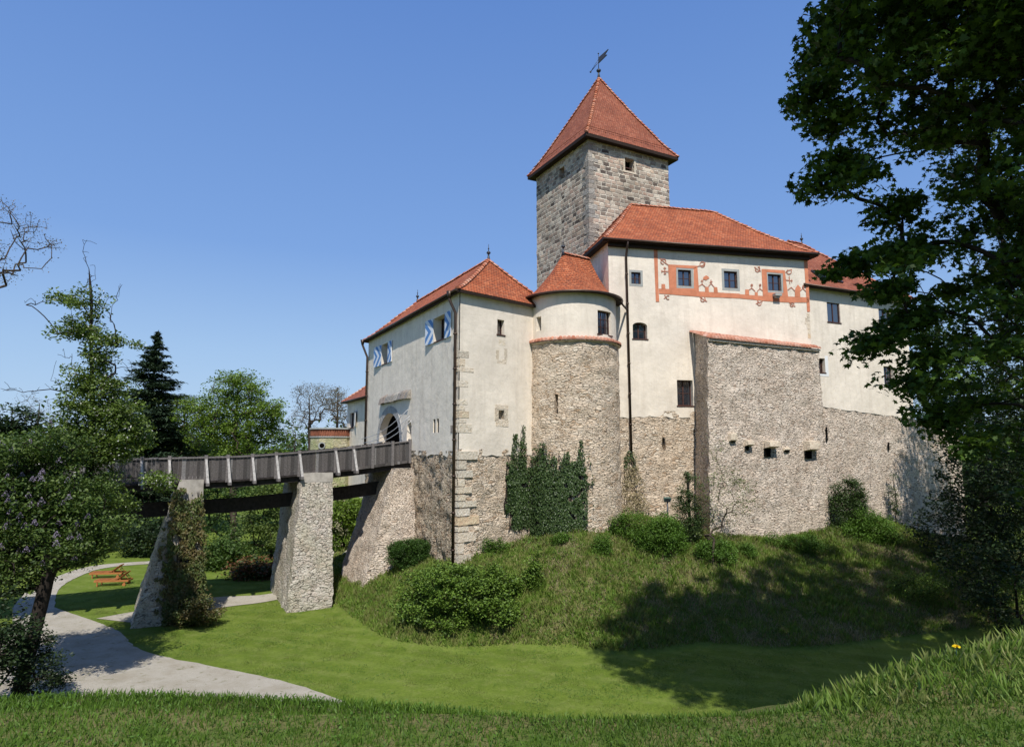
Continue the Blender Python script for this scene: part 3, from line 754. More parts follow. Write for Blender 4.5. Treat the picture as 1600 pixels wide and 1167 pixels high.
boxw(mb, Wg, a-.3, a, c-.25, e+.2, .03, .045); boxw(mb, Wg, b, b+.3, c-.25, e+.2, .03, .045); boxw(mb, Wg, a, b, c-.25, c-.08, .03, .045); mb.build('white_surround', M['white'], wing)
for s_, nm in ((-.5, 0), (WL, 1)):
    Q = Wall(0, 0, 0); Q.o = Wg.pt(s_, 0, 0 if nm else -WW); Q.d = -Wg.n if nm else Wg.n; Q.n = Wg.d if nm else -Wg.d
    put(wing, Q, 'side_wall', 'plaster', 0, WW, -6, ZWt, ds=2, dz=2)
put(wing, Wall(*Wg.pt(0, 0, -WW).xy, 65.5), 'rear_wall', 'plaster', -.5, WL, -6, ZWt, ds=5, dz=5)
ov = .5; zE = ZWt+.1; apex = at(1254, 381, 49.3)
sA = (apex-Wg.o).dot(Wg.d); apz = apex.z
TA = Wg.pt(-.5, apz, -WW/2); TB = Wg.pt(sA, apz, -WW/2)
EL = [Wg.pt(-.5-.1, zE, ov), Wg.pt(WL+ov, zE, ov), Wg.pt(WL+ov, zE, -WW-ov), Wg.pt(-.6, zE, -WW-ov)]
TA = Wg.pt(sA-1.5, apz, -WW/2)
roof(wing, EL, [TA, TB, TB, TA], [Wg.pt(-.5, ZWt, .04), Wg.pt(WL, ZWt, .04), Wg.pt(WL, ZWt, -WW), Wg.pt(-.5, ZWt, -WW)], 'tiles_old', 1.08, 8, hips=(1, 2), ridges=[(TA, TB)], gutter=[0], thick=.2)
finial(wing, TB, .9)
M['glass_dark'] = plain('dark_roof_glass', (.012, .013, .015), .5, .15, .1)
# roof windows
for (x0, y0) in ((1286, 436), (1318, 440)):
    p = at(x0, y0, 44.6); s_ = (p-Wg.o).dot(Wg.d)
    e0 = EL[0]+Wg.d*(s_+.6); t = .17
    tt = Vector((Wg.pt(s_, 0, -WW/2).x, Wg.pt(s_, 0, -WW/2).y, apz)); b0 = e0.lerp(tt, .16); b1 = e0.lerp(tt, .34)
    nn = (b1-b0).cross(Wg.d).normalized(); nn = nn if nn.z > 0 else -nn
    b0.z = zE+(apz-zE)*.16**1.08; b1.z = zE+(apz-zE)*.34**1.08
    mb = MB(); hw = Wg.d*.42
    mb.box8([b0-hw, b0+hw, b0+hw+nn*.14, b0-hw+nn*.14, b1-hw, b1+hw, b1+hw+nn*.14, b1-hw+nn*.14]); sk = mb.build('skylight', M['iron'], wing)
    mb = MB(); hw = Wg.d*.34; u_ = (b1-b0)*.08
    mb.poly([b0-hw+nn*.146+u_, b0+hw+nn*.146+u_, b1+hw+nn*.146-u_, b1-hw+nn*.146-u_]); mb.build('pane', M['glass_dark'], sk)

# curtain wall under and right of the wing
cwall = thing('curtain_wall', 'long rubble wall below the right wing, ending in a ragged shaded stump', 'stone wall', tuple(Wg.pt(7, -7, 0)))
e_end = Wg.hit(1500, 700)[0]
def cw_top(u):
    if u < WL: return bz(u)+.02
    b = zr-.05+.25*noise.noise(Vector((u*1.2, 3, 0)))
    return b - max(0, (u-e_end+1.4))*1.0
cr1 = Wg.rect(1289, 668, 1292, 694)
put(cwall, Wg, 'wall_face', 'rubble_grey', -.3, e_end, -8, zr+.1, [], ds=.22, dz=.22, jit=.09, top=cw_top, d=0)
mb = MB()
q = [Wg.pt(WL-.2+(e_end-WL+.2)*i/8, 0) for i in range(9)]
for i in range(8):
    ua, ub = WL-.2+(e_end-WL+.2)*i/8, WL-.2+(e_end-WL+.2)*(i+1)/8
    mb.poly([Wg.pt(ua, cw_top(ua)), Wg.pt(ub, cw_top(ub)), Wg.pt(ub, cw_top(ub)-.1, -1.1), Wg.pt(ua, cw_top(ua)-.1, -1.1)], [(ua, 0), (ub, 0), (ub, 1.1), (ua, 1.1)])
mb.build('wall_top', M['rubble_grey'], cwall)
Q = Wall(0, 0, 0); Q.o = Wg.pt(e_end, 0, 0); Q.d = -Wg.n; Q.n = Wg.d
put(cwall, Q, 'wall_end', 'rubble_grey', 0, 1.1, -8, cw_top(e_end), ds=.3, dz=.3, jit=.08)
for (x0, y0, x1, y1) in ((1289, 666, 1291.5, 692), (1386, 690, 1388, 706)):
    a, b, c, e = Wg.rect(x0, y0, x1, y1); mb = MB(); mb.poly([Wg.pt(a, c, .09), Wg.pt(b, c+.2, .09), Wg.pt(b, e, .09), Wg.pt(a-.03, e-.1, .09)]); mb.build('crack', M['void_shadow'], cwall)

# ---------------- gatehouse
C0 = Vector((-2.82, 34, 0)); GLd = Vector((-sin(radians(28)), cos(radians(28)), 0)); GL = 18.05
GR = Wall(C0.x, C0.y, 47.6); GW = 7.0
GLw = Wall(0, 0, 0); GLw.o = C0+GLd*GL; GLw.d = -GLd; GLw.n = Vector((-cos(radians(28)), -sin(radians(28)), 0))
gate = thing('gatehouse', 'cream plastered gatehouse with blue and white shutters and an arched gate at the bridge end', 'building', (-4, 40, -6))
ZG = GR.hit(722, 458)[1]; zq = GR.hit(722, 712)[1]
g1 = GR.rect(776.6, 499.8, 787.6, 523); g2 = GR.rect(778.3, 640.8, 787.5, 655)
put(gate, GR, 'right_wall', 'plaster', 0, GW, zq, ZG, [(*g1, .35), (*g2, .45)], ds=.4, dz=.6, jit=.01, bottom=jag(21, zq), d=.03)
put(gate, GR, 'stone_base', 'rubble', 0, GW, -8, zq+.35, ds=.18, dz=.18, jit=.09, uo=4)
window(gate, GR, g1, .28, cols=2, rows=3, fw=.045)
h = dark_hole(gate, GR, g2, .45, 'small_window'); mb = MB(); a, b, c, e = g2
for q in ((a-.28, a, c-.1, e+.1), (b, b+.26, c-.05, e+.05), (a-.25, b+.28, e+.05, e+.3), (a-.2, b+.3, c-.4, c-.03)): boxw(mb, GR, *q, -.3, .05)
mb.build('surround', M['quoin'], h)
# stone relic above and scratch
mb = MB()
for (x0, y0, x1, y1) in ((774.5, 547, 779, 561), (787.5, 545, 792, 562), (776, 562, 784, 568), (784.5, 562, 791, 569), (779, 531, 789, 540)):
    boxw(mb, GR, *GR.rect(x0, y0, x1, y1), .0, .036)
mb.build('walled_up_frame', M['quoin'], gate)
gA = GLw.rect(679, 494, 697, 531.5); gB = GLw.rect(597.5, 537, 607.5, 568); gN = GLw.rect(677.5, 654.5, 686.5, 676)
arch = GLw.rect(593.5, 645.5, 626, 700); sd = GLw.rect(636.5, 657, 643.5, 690)
gx = list(arch); 
opsL = [(*gA, .55), (*gB, .55), (gN[0], (gN[0]+gN[1])/2-.1, gN[2], gN[3], .07), ((gN[0]+gN[1])/2+.1, gN[1], gN[2], gN[3], .07), (arch[0], arch[1], arch[2], arch[3], .5, min((arch[1]-arch[0])/2, 1.9)), (*sd, .8, .5)]
zqL = zq
put(gate, GLw, 'left_wall', 'plaster_lifted', 0, GL, zqL-.0, ZG, opsL, ds=.45, dz=.6, jit=.01, bottom=jag(33, zqL, .2), d=.03)
put(gate, GLw, 'stone_base', 'rubble_dark', 0, GL, -9.5, zqL+.25, ds=.18, dz=.18, jit=.13, uo=60)
for r_, nm in ((gA, 1), (gB, 0)): 
    wn_ = window(gate, GLw, r_, .5, cols=2, rows=3, fw=.05)
    for sgn, px in ((-1, (669.3, 679)) if nm else (-1, (589, 597)), (1, (697.5, 707)) if nm else (1, (607.8, 614.6))):
        a = GLw.hit(px[0], 520)[0]; b = GLw.hit(px[1], 520)[0]
        if sgn < 0: hinge, free = r_[0], a
        else: hinge, free = r_[1], b
        wd = abs(free-hinge)
        # leaf stands slightly open from the wall
        fr = GLw.pt(free, 0, .16 if sgn < 0 else .07); hg = GLw.pt(hinge, 0, .05); dd = (hg-fr) if sgn < 0 else (fr-hg)
        aa, bb = (fr, hg) if sgn < 0 else (hg, fr); nrm = Vector((dd.y, -dd.x, 0)).normalized()
        if nrm.dot(GLw.n) < 0: nrm = -nrm
        z0, z1 = r_[2]-.05, r_[3]+.0; mb = MB(); L_ = dd.length
        fpts = [aa+nrm*.045, bb+nrm*.045]
        mb.poly([Vector((fpts[0].x, fpts[0].y, z0)), Vector((fpts[1].x, fpts[1].y, z0)), Vector((fpts[1].x, fpts[1].y, z1)), Vector((fpts[0].x, fpts[0].y, z1))], [(0, 0), (L_, 0), (L_, 1.36), (0, 1.36)])
        P = [aa, bb, bb+nrm*.044, aa+nrm*.044]
        mb.box8([Vector((p.x, p.y, z0)) for p in P]+[Vector((p.x, p.y, z1)) for p in P], 1)
        sh = mb.build('shutter', [M['shutter'], M['white']], wn_)
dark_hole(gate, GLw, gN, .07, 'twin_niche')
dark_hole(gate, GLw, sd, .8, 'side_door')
# gate passage: near-black planks, the shade inside the arch put into colour
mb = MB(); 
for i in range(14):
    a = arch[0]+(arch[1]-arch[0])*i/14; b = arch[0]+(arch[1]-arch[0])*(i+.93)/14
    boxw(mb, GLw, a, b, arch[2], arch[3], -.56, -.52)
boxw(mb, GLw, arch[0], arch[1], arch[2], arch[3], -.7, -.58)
dm = mb.build('gate_shade', M['void_shadow'], gate)
# voussoirs
mb = MB(); m_ = (arch[0]+arch[1])/2; ra = min((arch[1]-arch[0])/2, 1.9); zs = arch[3]-ra; hx = (arch[1]-arch[0])/2
for i in range(15):
    t0, t1 = pi*(i+.04)/15, pi*(i+.96)/15
    P = []
    for d_ in (.03, .07):
        P.append([GLw.pt(m_-hx*cos(t0), zs+ra*sin(t0), d_), GLw.pt(m_-hx*cos(t1), zs+ra*sin(t1), d_), GLw.pt(m_-(hx+.5)*cos(t1), zs+(ra+.5)*sin(t1), d_), GLw.pt(m_-(hx+.5)*cos(t0), zs+(ra+.5)*sin(t0), d_)])
    mb.box8(P[0]+P[1])
for s_, e_ in ((arch[0]-.45, arch[0]), (arch[1], arch[1]+.3)):
    z = zs
    while z > arch[2]: boxw(mb, GLw, s_, e_, z-.38, z-.02, -.2, .07); z -= .4
M['vouss'] = island('arch_stone', [(.34, .34, .33), (.44, .43, .41), (.40, .36, .32)], .9, .5, .02)
mb.build('arch_stones', M['vouss'], dm)
# weathered lintel beam above the gate
q0 = GLw.hit(597, 628); q1 = GLw.hit(643, 613)
mb = MB(); n_ = 9
for i in range(n_):
    u0, u1 = q0[0]+(q1[0]-q0[0])*i/n_, q0[0]+(q1[0]-q0[0])*(i+.96)/n_; zz_ = (q0[1]+q1[1])/2+RS.uniform(-.05, .05)
    P = [GLw.pt(u0, zz_-.28, .30), GLw.pt(u1, zz_-.28, .32), GLw.pt(u1, zz_-.28, 0), GLw.pt(u0, zz_-.28, 0), GLw.pt(u0, zz_+.12, .2), GLw.pt(u1, zz_+.14, .22), GLw.pt(u1, zz_+.35, 0), GLw.pt(u0, zz_+.33, 0)]
    mb.box8(P)
mb.build('stone_ledge', M['corner'], gate)
# bridge chains
mb = MB()
for a_, b_ in (((640, 640), (603, 682)), ((643, 650), (606, 688)), ((646, 657), (615, 690))):
    s0 = GLw.hit(*a_); s1 = GLw.hit(*b_); p = GLw.pt(s0[0], s0[1], .12); q = GLw.pt(s1[0]+1.0, s1[1]-.2, 2.0)
    mb.tube([p.lerp(q, t/6)-Vector((0, 0, .35*sin(pi*t/6))) for t in range(7)], .022, 5)
M['steel'] = plain('galvanised_steel', (.55, .55, .55), .5, .5, .1, 4, .3)
mb.build('bridge_chain', M['steel'], gate)
# quoins on the corner: blocks wrap to the right face
mb = MB(); z = -6.4; i = 0
while z < GR.hit(730, 552)[1]:
    h = RS.uniform(.24, .6); wd = RS.uniform(.75, 1.4) if i % 2 else RS.uniform(.35, .75)
    if z > 1.5: wd *= .8
    if RS.random() > (.42 if z > zq else .12):
        boxw(mb, GR, -.02, wd*(1 if z < zq else RS.uniform(.6, 1)), z+RS.uniform(.015, .05), z+h-RS.uniform(.015, .05), -.3, RS.uniform(.03, .09) if z < zq else .045)
    z += h; i += 1
mb.build('quoins', M['quoin'], gate)
mb = MB(); 
for (x0, y0, x1, y1) in ((705, 664, 716, 676),): boxw(mb, GLw, *GLw.rect(x0, y0, x1, y1), 0, .045)
mb.build('edge_stone', M['corner'], gate)
Lp_ = C0+GLd*GL; Rb = GR.pt(GW, 0)+GLd*GL; Rf = GR.pt(GW, 0)
mb = MB()
for a, b in ((Lp_, Rb), (Rb, Rf)):
    L_ = (b-a).length; mb.poly([a+Vector((0, 0, -8)), b+Vector((0, 0, -8)), b+Vector((0, 0, ZG)), a+Vector((0, 0, ZG))], [(0, 0), (L_, 0), (L_, 16), (0, 16)])
mb.build('rear_wall', M['plaster_lifted'], gate)
gd = GR.d; ov = .36; zE = ZG+.1; sk_ = 1/sin(radians(75.6))
def GP(a, b, z): p = C0+gd*a+GLd*b; return Vector((p.x, p.y, z))
zr_ = at(763.5, 408, 38.9).z
TR, TL = GP(GW/2, 2.6, zr_), GP(GW/2, 15.6, zr_)
EL = [GP(-ov, -ov, zE), GP(GW+ov, -ov, zE), GP(GW+ov, GL+ov, zE), GP(-ov, GL+ov, zE)]
roof(gate, EL, [TR, TR, TL, TL], [GP(0, 0, ZG), GP(GW, 0, ZG), GP(GW, GL, ZG), GP(0, GL, ZG)], 'tiles', 1.12, 8, hips=(0, 1, 2, 3), ridges=[(TR, TL)], gutter=[3], thick=.18)
finial(gate, TR, 1.0); finial(gate, TL, 1.0)
# downpipes at both ends of the left wall
def pt_(px, py, d): s_, z_ = GLw.hit(px, py); return GLw.pt(s_, z_, d)
s_ = GLw.hit(714.5, 600)[0]
pipe(gate, [GLw.pt(s_-.1, ZG+.0, .47), GLw.pt(s_-.1, ZG-.35, .47), GLw.pt(s_+.02, ZG-1.1, .16), GLw.pt(s_+.02, -6.3, .16)], .085)
mb = MB(); mb.tube([GLw.pt(s_-.1, ZG+.1, .47), GLw.pt(s_-.1, ZG-.3, .47)], [.18, .09], 10); mb.build('rain_hopper', M['copper'], gate)
s_ = GLw.hit(576, 600)[0]
pipe(gate, [GLw.pt(s_-.35, ZG+.0, .47), GLw.pt(s_-.35, ZG-.3, .47), GLw.pt(s_, ZG-1.3, .16), GLw.pt(s_, zq+.6, .16)], .085)
mb = MB(); mb.tube([GLw.pt(s_-.35, ZG+.1, .47), GLw.pt(s_-.35, ZG-.3, .47)], [.18, .09], 10); mb.build('rain_hopper', M['copper'], gate)

# ---------------- round tower
TX, TY, TR_ = 3.66, 39.0, 2.75
rt = thing('round_tower', 'round corner tower, rubble below and plaster above, under a red bell-shaped roof', 'tower', (TX, TY, -6))
Tp = Round(TX, TY, TR_); Ts = Round(TX, TY, TR_+.1)
ZT = Tp.hit(893, 457)[1]; zc = Ts.hit(893, 531)[1]
t1 = Tp.rect(838, 495, 845.5, 517); t2 = Tp.rect(934, 486, 955, 522.5)
hc = pi*TR_
put(rt, Tp, 'plaster_wall', 'plaster', -hc*.78, hc*.72, zc-.1, ZT, [(*t1, .35), (*t2, .3)], ds=.25, dz=.7)
window(rt, Tp, t2, .22, cols=3, rows=3, fw=.05); dark_hole(rt, Tp, t1, .34, 'small_window')
t3 = Ts.rect(867, 616, 872, 646)
put(rt, Ts, 'stone_wall', 'rubble', -hc*.8, hc*.75, -6.5, zc, [(*t3, .6)], ds=.2, dz=.2, jit=.09, uo=80)
dark_hole(rt, Ts, t3, .6, 'arrow_slit')
mb = MB(); nT = 50
for i in range(nT):
    a = -2.3+4.5*i/nT; wd = 4.5/nT*(TR_+.2)*.47; rg = []
    for rr, z in ((TR_-.02, zc+.16), (TR_+.3, zc+.02)):
        c_ = Vector((TX+sin(a)*rr, TY-cos(a)*rr, z)); tg = Vector((cos(a), sin(a), 0))
        rg.append([mb.vert(c_+tg*cos(pi*k/6)*wd+Vector((0, 0, sin(pi*k/6)*wd*1.05))) for k in range(7)])
    for k in range(6): mb.face([rg[0][k], rg[0][k+1], rg[1][k+1], rg[1][k]], None, 0, True)
    mb.face(rg[1])
mb.build('coping_tiles', M['coping'], rt)
mb = MB()
for i in range(48):
    a, b = -2.3+4.5*i/48, -2.3+4.5*(i+1)/48
    P = lambda t, rr, z: Vector((TX+sin(t)*rr, TY-cos(t)*rr, z))
    mb.poly([P(a, TR_+.26, zc-.04), P(b, TR_+.26, zc-.04), P(b, TR_-.1, zc+.14), P(a, TR_-.1, zc+.14)]); mb.poly([P(a, TR_+.26, zc-.04), P(a, TR_+.05, zc-.1), P(b, TR_+.05, zc-.1), P(b, TR_+.26, zc-.04)])
mb.build('coping_bed', M['quoin'], rt)
ovr = .34; zE = ZT+.08
A_ = at(880, 396, 38.6); B_ = at(921, 399, 40.6); B_.z = A_.z+.22
E = []; T = []; Wl = []; NN = 44
for i in range(NN):
    a = -pi+2*pi*i/NN+.001; p = Vector((TX+sin(a)*(TR_+ovr), TY-cos(a)*(TR_+ovr), zE)); E.append(p); Wl.append(Vector((TX+sin(a)*TR_, TY-cos(a)*TR_, ZT)))
    ab = B_-A_; ab.z = 0; t = max(0, min(1, ((p-A_).dot(ab))/ab.length_squared)); T.append(A_.lerp(B_, t))
roof(rt, E, T, Wl, 'tiles', 1.5, 14, ridges=[(A_, B_)], thick=.16)
mb = MB(); mb.tube([p+Vector((p.x-TX, p.y-TY, 0)).normalized()*.06-Vector((0, 0, .07)) for p in E[6:-5]], .07, 8, True); mb.build('gutter', M['copper'], rt)
finial(rt, A_, .95)
gE = Tp.pt(TR_*1.22, zE-.1, ovr+.05)
q = H.hit(978.5, 486); pipe(rt, [gE, gE-Vector((-.05, 0, .3)), H.pt(q[0]-.1, q[1]+.1, .22), H.pt(q[0], q[1], .2)], .06, False)

# ---------------- little annexe and brick-topped bastion behind the gatehouse
an = thing('annexe', 'small cream house with a low red roof and blue shutters, half hidden behind the gatehouse', 'building', (-14.5, 56, -6))
AW = Wall(0, 0, 0); a0 = at(573, 640, 52); AW.d = -GLd; AW.n = GLw.n.copy(); AW.o = Vector((a0.x, a0.y, 0))+GLd*6.5
zA = at(573, 622, 52.0).z; AL = 7.5
aw = AW.rect(546.5, 645, 553, 668); 
put(an, AW, 'wall', 'plaster_lifted', 0, AL, -4, zA, [(*aw, .3)], ds=1, dz=1, jit=.02)
aend = Wall(0, 0, 0); aend.o = AW.pt(AL, 0); aend.d = GLd.cross(Vector((0, 0, 1))).normalized(); aend.n = -GLd
if aend.d.x < 0: aend.d = -aend.d
put(an, aend, 'wall', 'plaster', 0, 6, -4, zA, ds=3, dz=3)
af = Wall(0, 0, 0); af.o = AW.pt(0, 0); af.d = -aend.d; af.n = GLd; put(an, af, 'wall', 'plaster_lifted', -6, 0, -4, zA, ds=3, dz=3)
wn_ = window(an, AW, aw, .25, fw=.05)
mb = MB(); ra_ = AW.rect(554, 642, 559, 666)
P = [AW.pt(ra_[0], 0, .05), AW.pt(ra_[1], 0, .25)]
mb.poly([P[0]+Vector((0, 0, ra_[2])), P[1]+Vector((0, 0, ra_[2])), P[1]+Vector((0, 0, ra_[3])), P[0]+Vector((0, 0, ra_[3]))], [(0, 0), (.7, 0), (.7, 1.36), (0, 1.36)])
mb.box8([Vector((p.x, p.y, z)) for z in (ra_[2], ra_[3]) for p in (P[0], P[1], P[1]-AW.n*.05, P[0]-AW.n*.05)], 1); mb.build('shutter', [M['shutter'], M['white']], wn_)
z1 = zA+.1
E = [AW.pt(-.4, z1, .4), AW.pt(AL+.4, z1, .4), AW.pt(AL+.4, z1, -6.4), AW.pt(-.4, z1, -6.4)]
T = [AW.pt(1.5, z1+2.6, -3), AW.pt(AL, z1+2.6, -3)]
roof(an, E, [T[0], T[1], T[1], T[0]], [AW.pt(0, zA, 0), AW.pt(AL, zA, 0), AW.pt(AL, zA, -6), AW.pt(0, zA, -6)], 'tiles_old', 1.0, 4, hips=(0, 3), gutter=[0], ridges=[(T[0], T[1])])
bs = thing('garden_bastion', 'low round stone bastion with a patterned brick parapet beyond the bridge', 'bastion', tuple(at(519, 700, 57)))
bc = at(519, 690, 57.5); R_ = 1.95; ztp = at(519, 668, 55.5).z
M['bastion'] = rubble('yellow_stone', [(.42, .36, .24), (.55, .49, .34), (.50, .42, .28), (.58, .53, .40)], (.50, .45, .33), .4, .22, .6, .03, .07, (.5, .7, .3), .8)
mb = MB(); NNb = 10
P = lambda i, rr, z: Vector((bc.x+sin(2*pi*(i+.5)/NNb)*rr, bc.y-cos(2*pi*(i+.5)/NNb)*rr, z))
def ring(m, r0, z0, r1, z1_):
    for i in range(NNb): l = 2*pi*r0/NNb; m.poly([P(i, r0, z0), P(i+1, r0, z0), P(i+1, r1, z1_), P(i, r1, z1_)], [(i*l, z0), ((i+1)*l, z0), ((i+1)*l, z1_), (i*l, z1_)])
ring(mb, R_, -9, R_, ztp-.75); mb.build('wall', M['bastion'], bs)
mb = MB(); ring(mb, R_-.04, ztp-.75, R_-.04, ztp-.12)
for i in range(NNb):
    for k in range(6):
        a, b = P(i, R_+.03, 0).lerp(P(i+1, R_+.03, 0), (k+.12)/6), P(i, R_+.03, 0).lerp(P(i+1, R_+.03, 0), (k+.6)/6)
        n_ = Vector((a.x-bc.x, a.y-bc.y, 0)).normalized()*.12
        mb.box8([Vector((p.x, p.y, z)) for z in (ztp-.66, ztp-.22) for p in (a, b, b-n_, a-n_)])
mb.build('brick_parapet', M['brick'], bs)
mb = MB(); ring(mb, R_+.12, ztp-.12, R_+.12, ztp); ring(mb, R_+.12, ztp, R_-.5, ztp+.02); ring(mb, R_-.3, ztp-.125, R_+.12, ztp-.12); ring(mb, R_+.08, ztp-.83, R_+.08, ztp-.74); ring(mb, R_+.08, ztp-.74, R_-.1, ztp-.73); mb.build('capstone', M['surround'], bs)
p_ = at(503, 696, 55.6); mb = MB(); mb.tube([p_, p_+Vector((0, -.1, 0))], .30, 16, True); mb.build('round_window', M['surround'], bs)
mb = MB(); mb.tube([p_+Vector((.03, -.1, 0)), p_+Vector((.03, -.11, 0))], .21, 16, True); mb.build('opening', M['void_shadow'], bs)
# ------------------------------------------------------------------ ground
ZF = -8.9
CAST = [(-11.6, 51, -7.0, 6.0), (-9.0, 46, -6.9, 5.0), (-6.0, 40.2, -6.6, 5.2), (-2.82, 34, -6.0, 3.9), (1.0, 36.4, -5.2, 6.2), (3.6, 36.1, -4.45, 7.6), (7.0, 38.6, -4.1, 9.0),
        (11.6, 37.8, -5.0, 8.6), (16, 39.6, -5.6, 8.5), (20.4, 42.0, -5.1, 10.5), (25, 45.2, -4.9, 10), (30, 47.6, -6.2, 8), (36, 50, -7.0, 8), (36, 70, -7, 8), (-6, 70, -7, 8)]
CP = np.array([[a, b] for a, b, _, _ in CAST]); CZ = np.array([c for _, _, c, _ in CAST]); CRn = np.array([d for _, _, _, d in CAST])
def vnoise(x, y, s, seed=0):
    """cheap smooth value noise, vectorised"""
    x = np.asarray(x, float)/s+seed*17.13; y = np.asarray(y, float)/s+seed*5.71
    xi = np.floor(x).astype(np.int64); yi = np.floor(y).astype(np.int64); fx = x-xi; fy = y-yi
    fx = fx*fx*(3-2*fx); fy = fy*fy*(3-2*fy)
    def h(a, b):
        v = (a*374761393+b*668265263+seed*1442695) & 0xffffffff; v = ((v ^ (v >> 13))*1274126177) & 0xffffffff; v = v ^ (v >> 16)
        return (v & 0xffff)/65535.0*2-1
    return (h(xi, yi)*(1-fx)+h(xi+1, yi)*fx)*(1-fy)+(h(xi, yi+1)*(1-fx)+h(xi+1, yi+1)*fx)*fy
def height(x, y, zone=False):
    x = np.atleast_1d(np.asarray(x, float)); y = np.atleast_1d(np.asarray(y, float))
    base = ZF + .06*vnoise(x, y, 7, 1)
    base = base - .12*np.clip((y-44)/20, 0, 1) + np.clip((y-75)/60, 0, 1)*1.5
    # castle mound
    n = len(CP); best = np.full(x.shape, 1e9); zb = np.zeros(x.shape); rn = np.zeros(x.shape); ws = np.zeros(x.shape); inside = np.zeros(x.shape, bool)
    for i in range(n):
        a, b = CP[i], CP[(i+1) % n]; d = b-a; t = np.clip(((x-a[0])*d[0]+(y-a[1])*d[1])/(d@d), 0, 1)
        q = np.hypot(x-a[0]-t*d[0], y-a[1]-t*d[1]); best = np.minimum(q, best); wt = 1/(q+.25)**3.5; ws += wt; zb += wt*(CZ[i]+(CZ[(i+1) % n]-CZ[i])*t); rn += wt*(CRn[i]+(CRn[(i+1) % n]-CRn[i])*t)
        c = ((a[1] > y) != (b[1] > y)) & (x < (b[0]-a[0])*(y-a[1])/(b[1]-a[1]+1e-12)+a[0]); inside ^= c
    zb /= ws; rn /= ws; dist = np.where(inside, 0, best); rr = rn*(1+.06*vnoise(x, y, 5, 2))
    t = np.clip(dist/rr, 0, 1); prof = 1-(t*.82+.18*t*t*(3-2*t)); prof = np.clip(prof, 0, 1)
    mound = base+(zb-base)*prof + np.where(prof > .02, .16*vnoise(x, y, 1.7, 3)+.07*vnoise(x, y, .6, 4), 0)*np.clip(t*4, .25, 1)*(1-t**4)
    # near bank on which the photographer stands
    crest = -1.80+.085*np.clip(x-1.6, 0, 8)+.02*vnoise(x, y, 1.1, 5)
    yc = 4.7+.25*vnoise(x, y, 3, 6)+np.clip(x-2, 0, 4)*.35
    slope = .46
    bank = np.where(y < yc, crest, crest-(y-yc)*slope - np.clip(y-yc, 0, 1.5)*.12)
    bank = np.where(bank > base, bank, base)
    z = np.maximum(mound, bank)
    if zone:
        mz = np.clip(prof*9, 0, 1); bz_ = np.clip((bank-base)*4, 0, 1)
        return z, np.maximum(mz, bz_)
    return z
def gpx(px, py, y0=22.0, y1=75.0):
    'where the sight line through a photo point meets the ground'
    r = ray(px, py); Y = np.linspace(y0, y1, 1400); x = r.x/r.y*Y; z = r.z/r.y*Y; h = height(x, Y); i = int(np.argmax(z < h)); return Vector((x[i], Y[i], h[i]))
def hz(x, y): return float(height(x, y)[0])

def axis(a, b, st, lim):
    L = list(np.arange(a, b+1e-6, st)); d = st; v = b
    while v < lim: d *= 1.35; v += d; L.append(v)
    d = st; v = a
    while v > -lim: d *= 1.35; v -= d; L.insert(0, v)
    return np.array(L)
gx = axis(-42, 40, .4, 3000); gy = axis(-1, 62, .4, 3000)
XX, YY = np.meshgrid(gx, gy); ZZ, ZO = height(XX.ravel(), YY.ravel(), True)
nx, ny = len(gx), len(gy)
me = bpy.data.meshes.new('ground'); idx = np.arange(nx*ny).reshape(ny, nx)
Fq = np.stack([idx[:-1, :-1], idx[:-1, 1:], idx[1:, 1:], idx[1:, :-1]], -1).reshape(-1, 4)
me.vertices.add(nx*ny); me.vertices.foreach_set('co', np.stack([XX.ravel(), YY.ravel(), ZZ], -1).ravel())
me.loops.add(Fq.size); me.loops.foreach_set('vertex_index', Fq.ravel()); me.polygons.add(len(Fq)); me.polygons.foreach_set('loop_start', np.arange(0, Fq.size, 4))
me.polygons.foreach_set('use_smooth', np.ones(len(Fq), bool)); me.update(calc_edges=True)
at_ = me.attributes.new('zone', 'FLOAT', 'POINT'); at_.data.foreach_set('value', ZO)
k = N('ground_grass', .95, .1); p = k.obj(); zn = k.n('Attribute', {'attribute_name': 'zone'}).outputs['Fac']; s = k.sep(p)
st = k.math('SINE', k.math('MULTIPLY', k.math('MULTIPLY_ADD', s[0], .35, k.math('MULTIPLY', s[1], 1.)), 4.2))
lawn = k.mix(k.ramp(k.noise(p, .5, 4, .6), [(.3, 0.), (.7, 1.)]), (.13, .19, .024), (.175, .24, .036))
lawn = k.mix(k.ramp(st, [(0., 0.), (1., .5)]), lawn, (.22, .28, .06))
lawn = k.mix(k.ramp(k.noise(p, 9, 5, .7), [(.3, .0), (.75, .6)]), lawn, (.07, .10, .016))
lawn = k.mix(k.ramp(k.noise(p, 2.3, 5, .7), [(.50, .0), (.70, .6)]), lawn, (.22, .245, .075))
lawn = k.mix(k.ramp(k.noise(p, 1.1, 5, .7), [(.45, .0), (.75, .55)]), lawn, (.075, .125, .018))
rough = k.mix(k.ramp(k.noise(p, 3.2, 6, .75), [(.42, 0.), (.64, 1.)]), (.08, .13, .022), (.20, .17, .075))
c = k.mix(zn, lawn, rough)
M['ground'] = k.out(c, k.bump(k.noise(p, 22, 4, .7), .05, .8))
link('ground', me, M['ground'], None, 'structure')

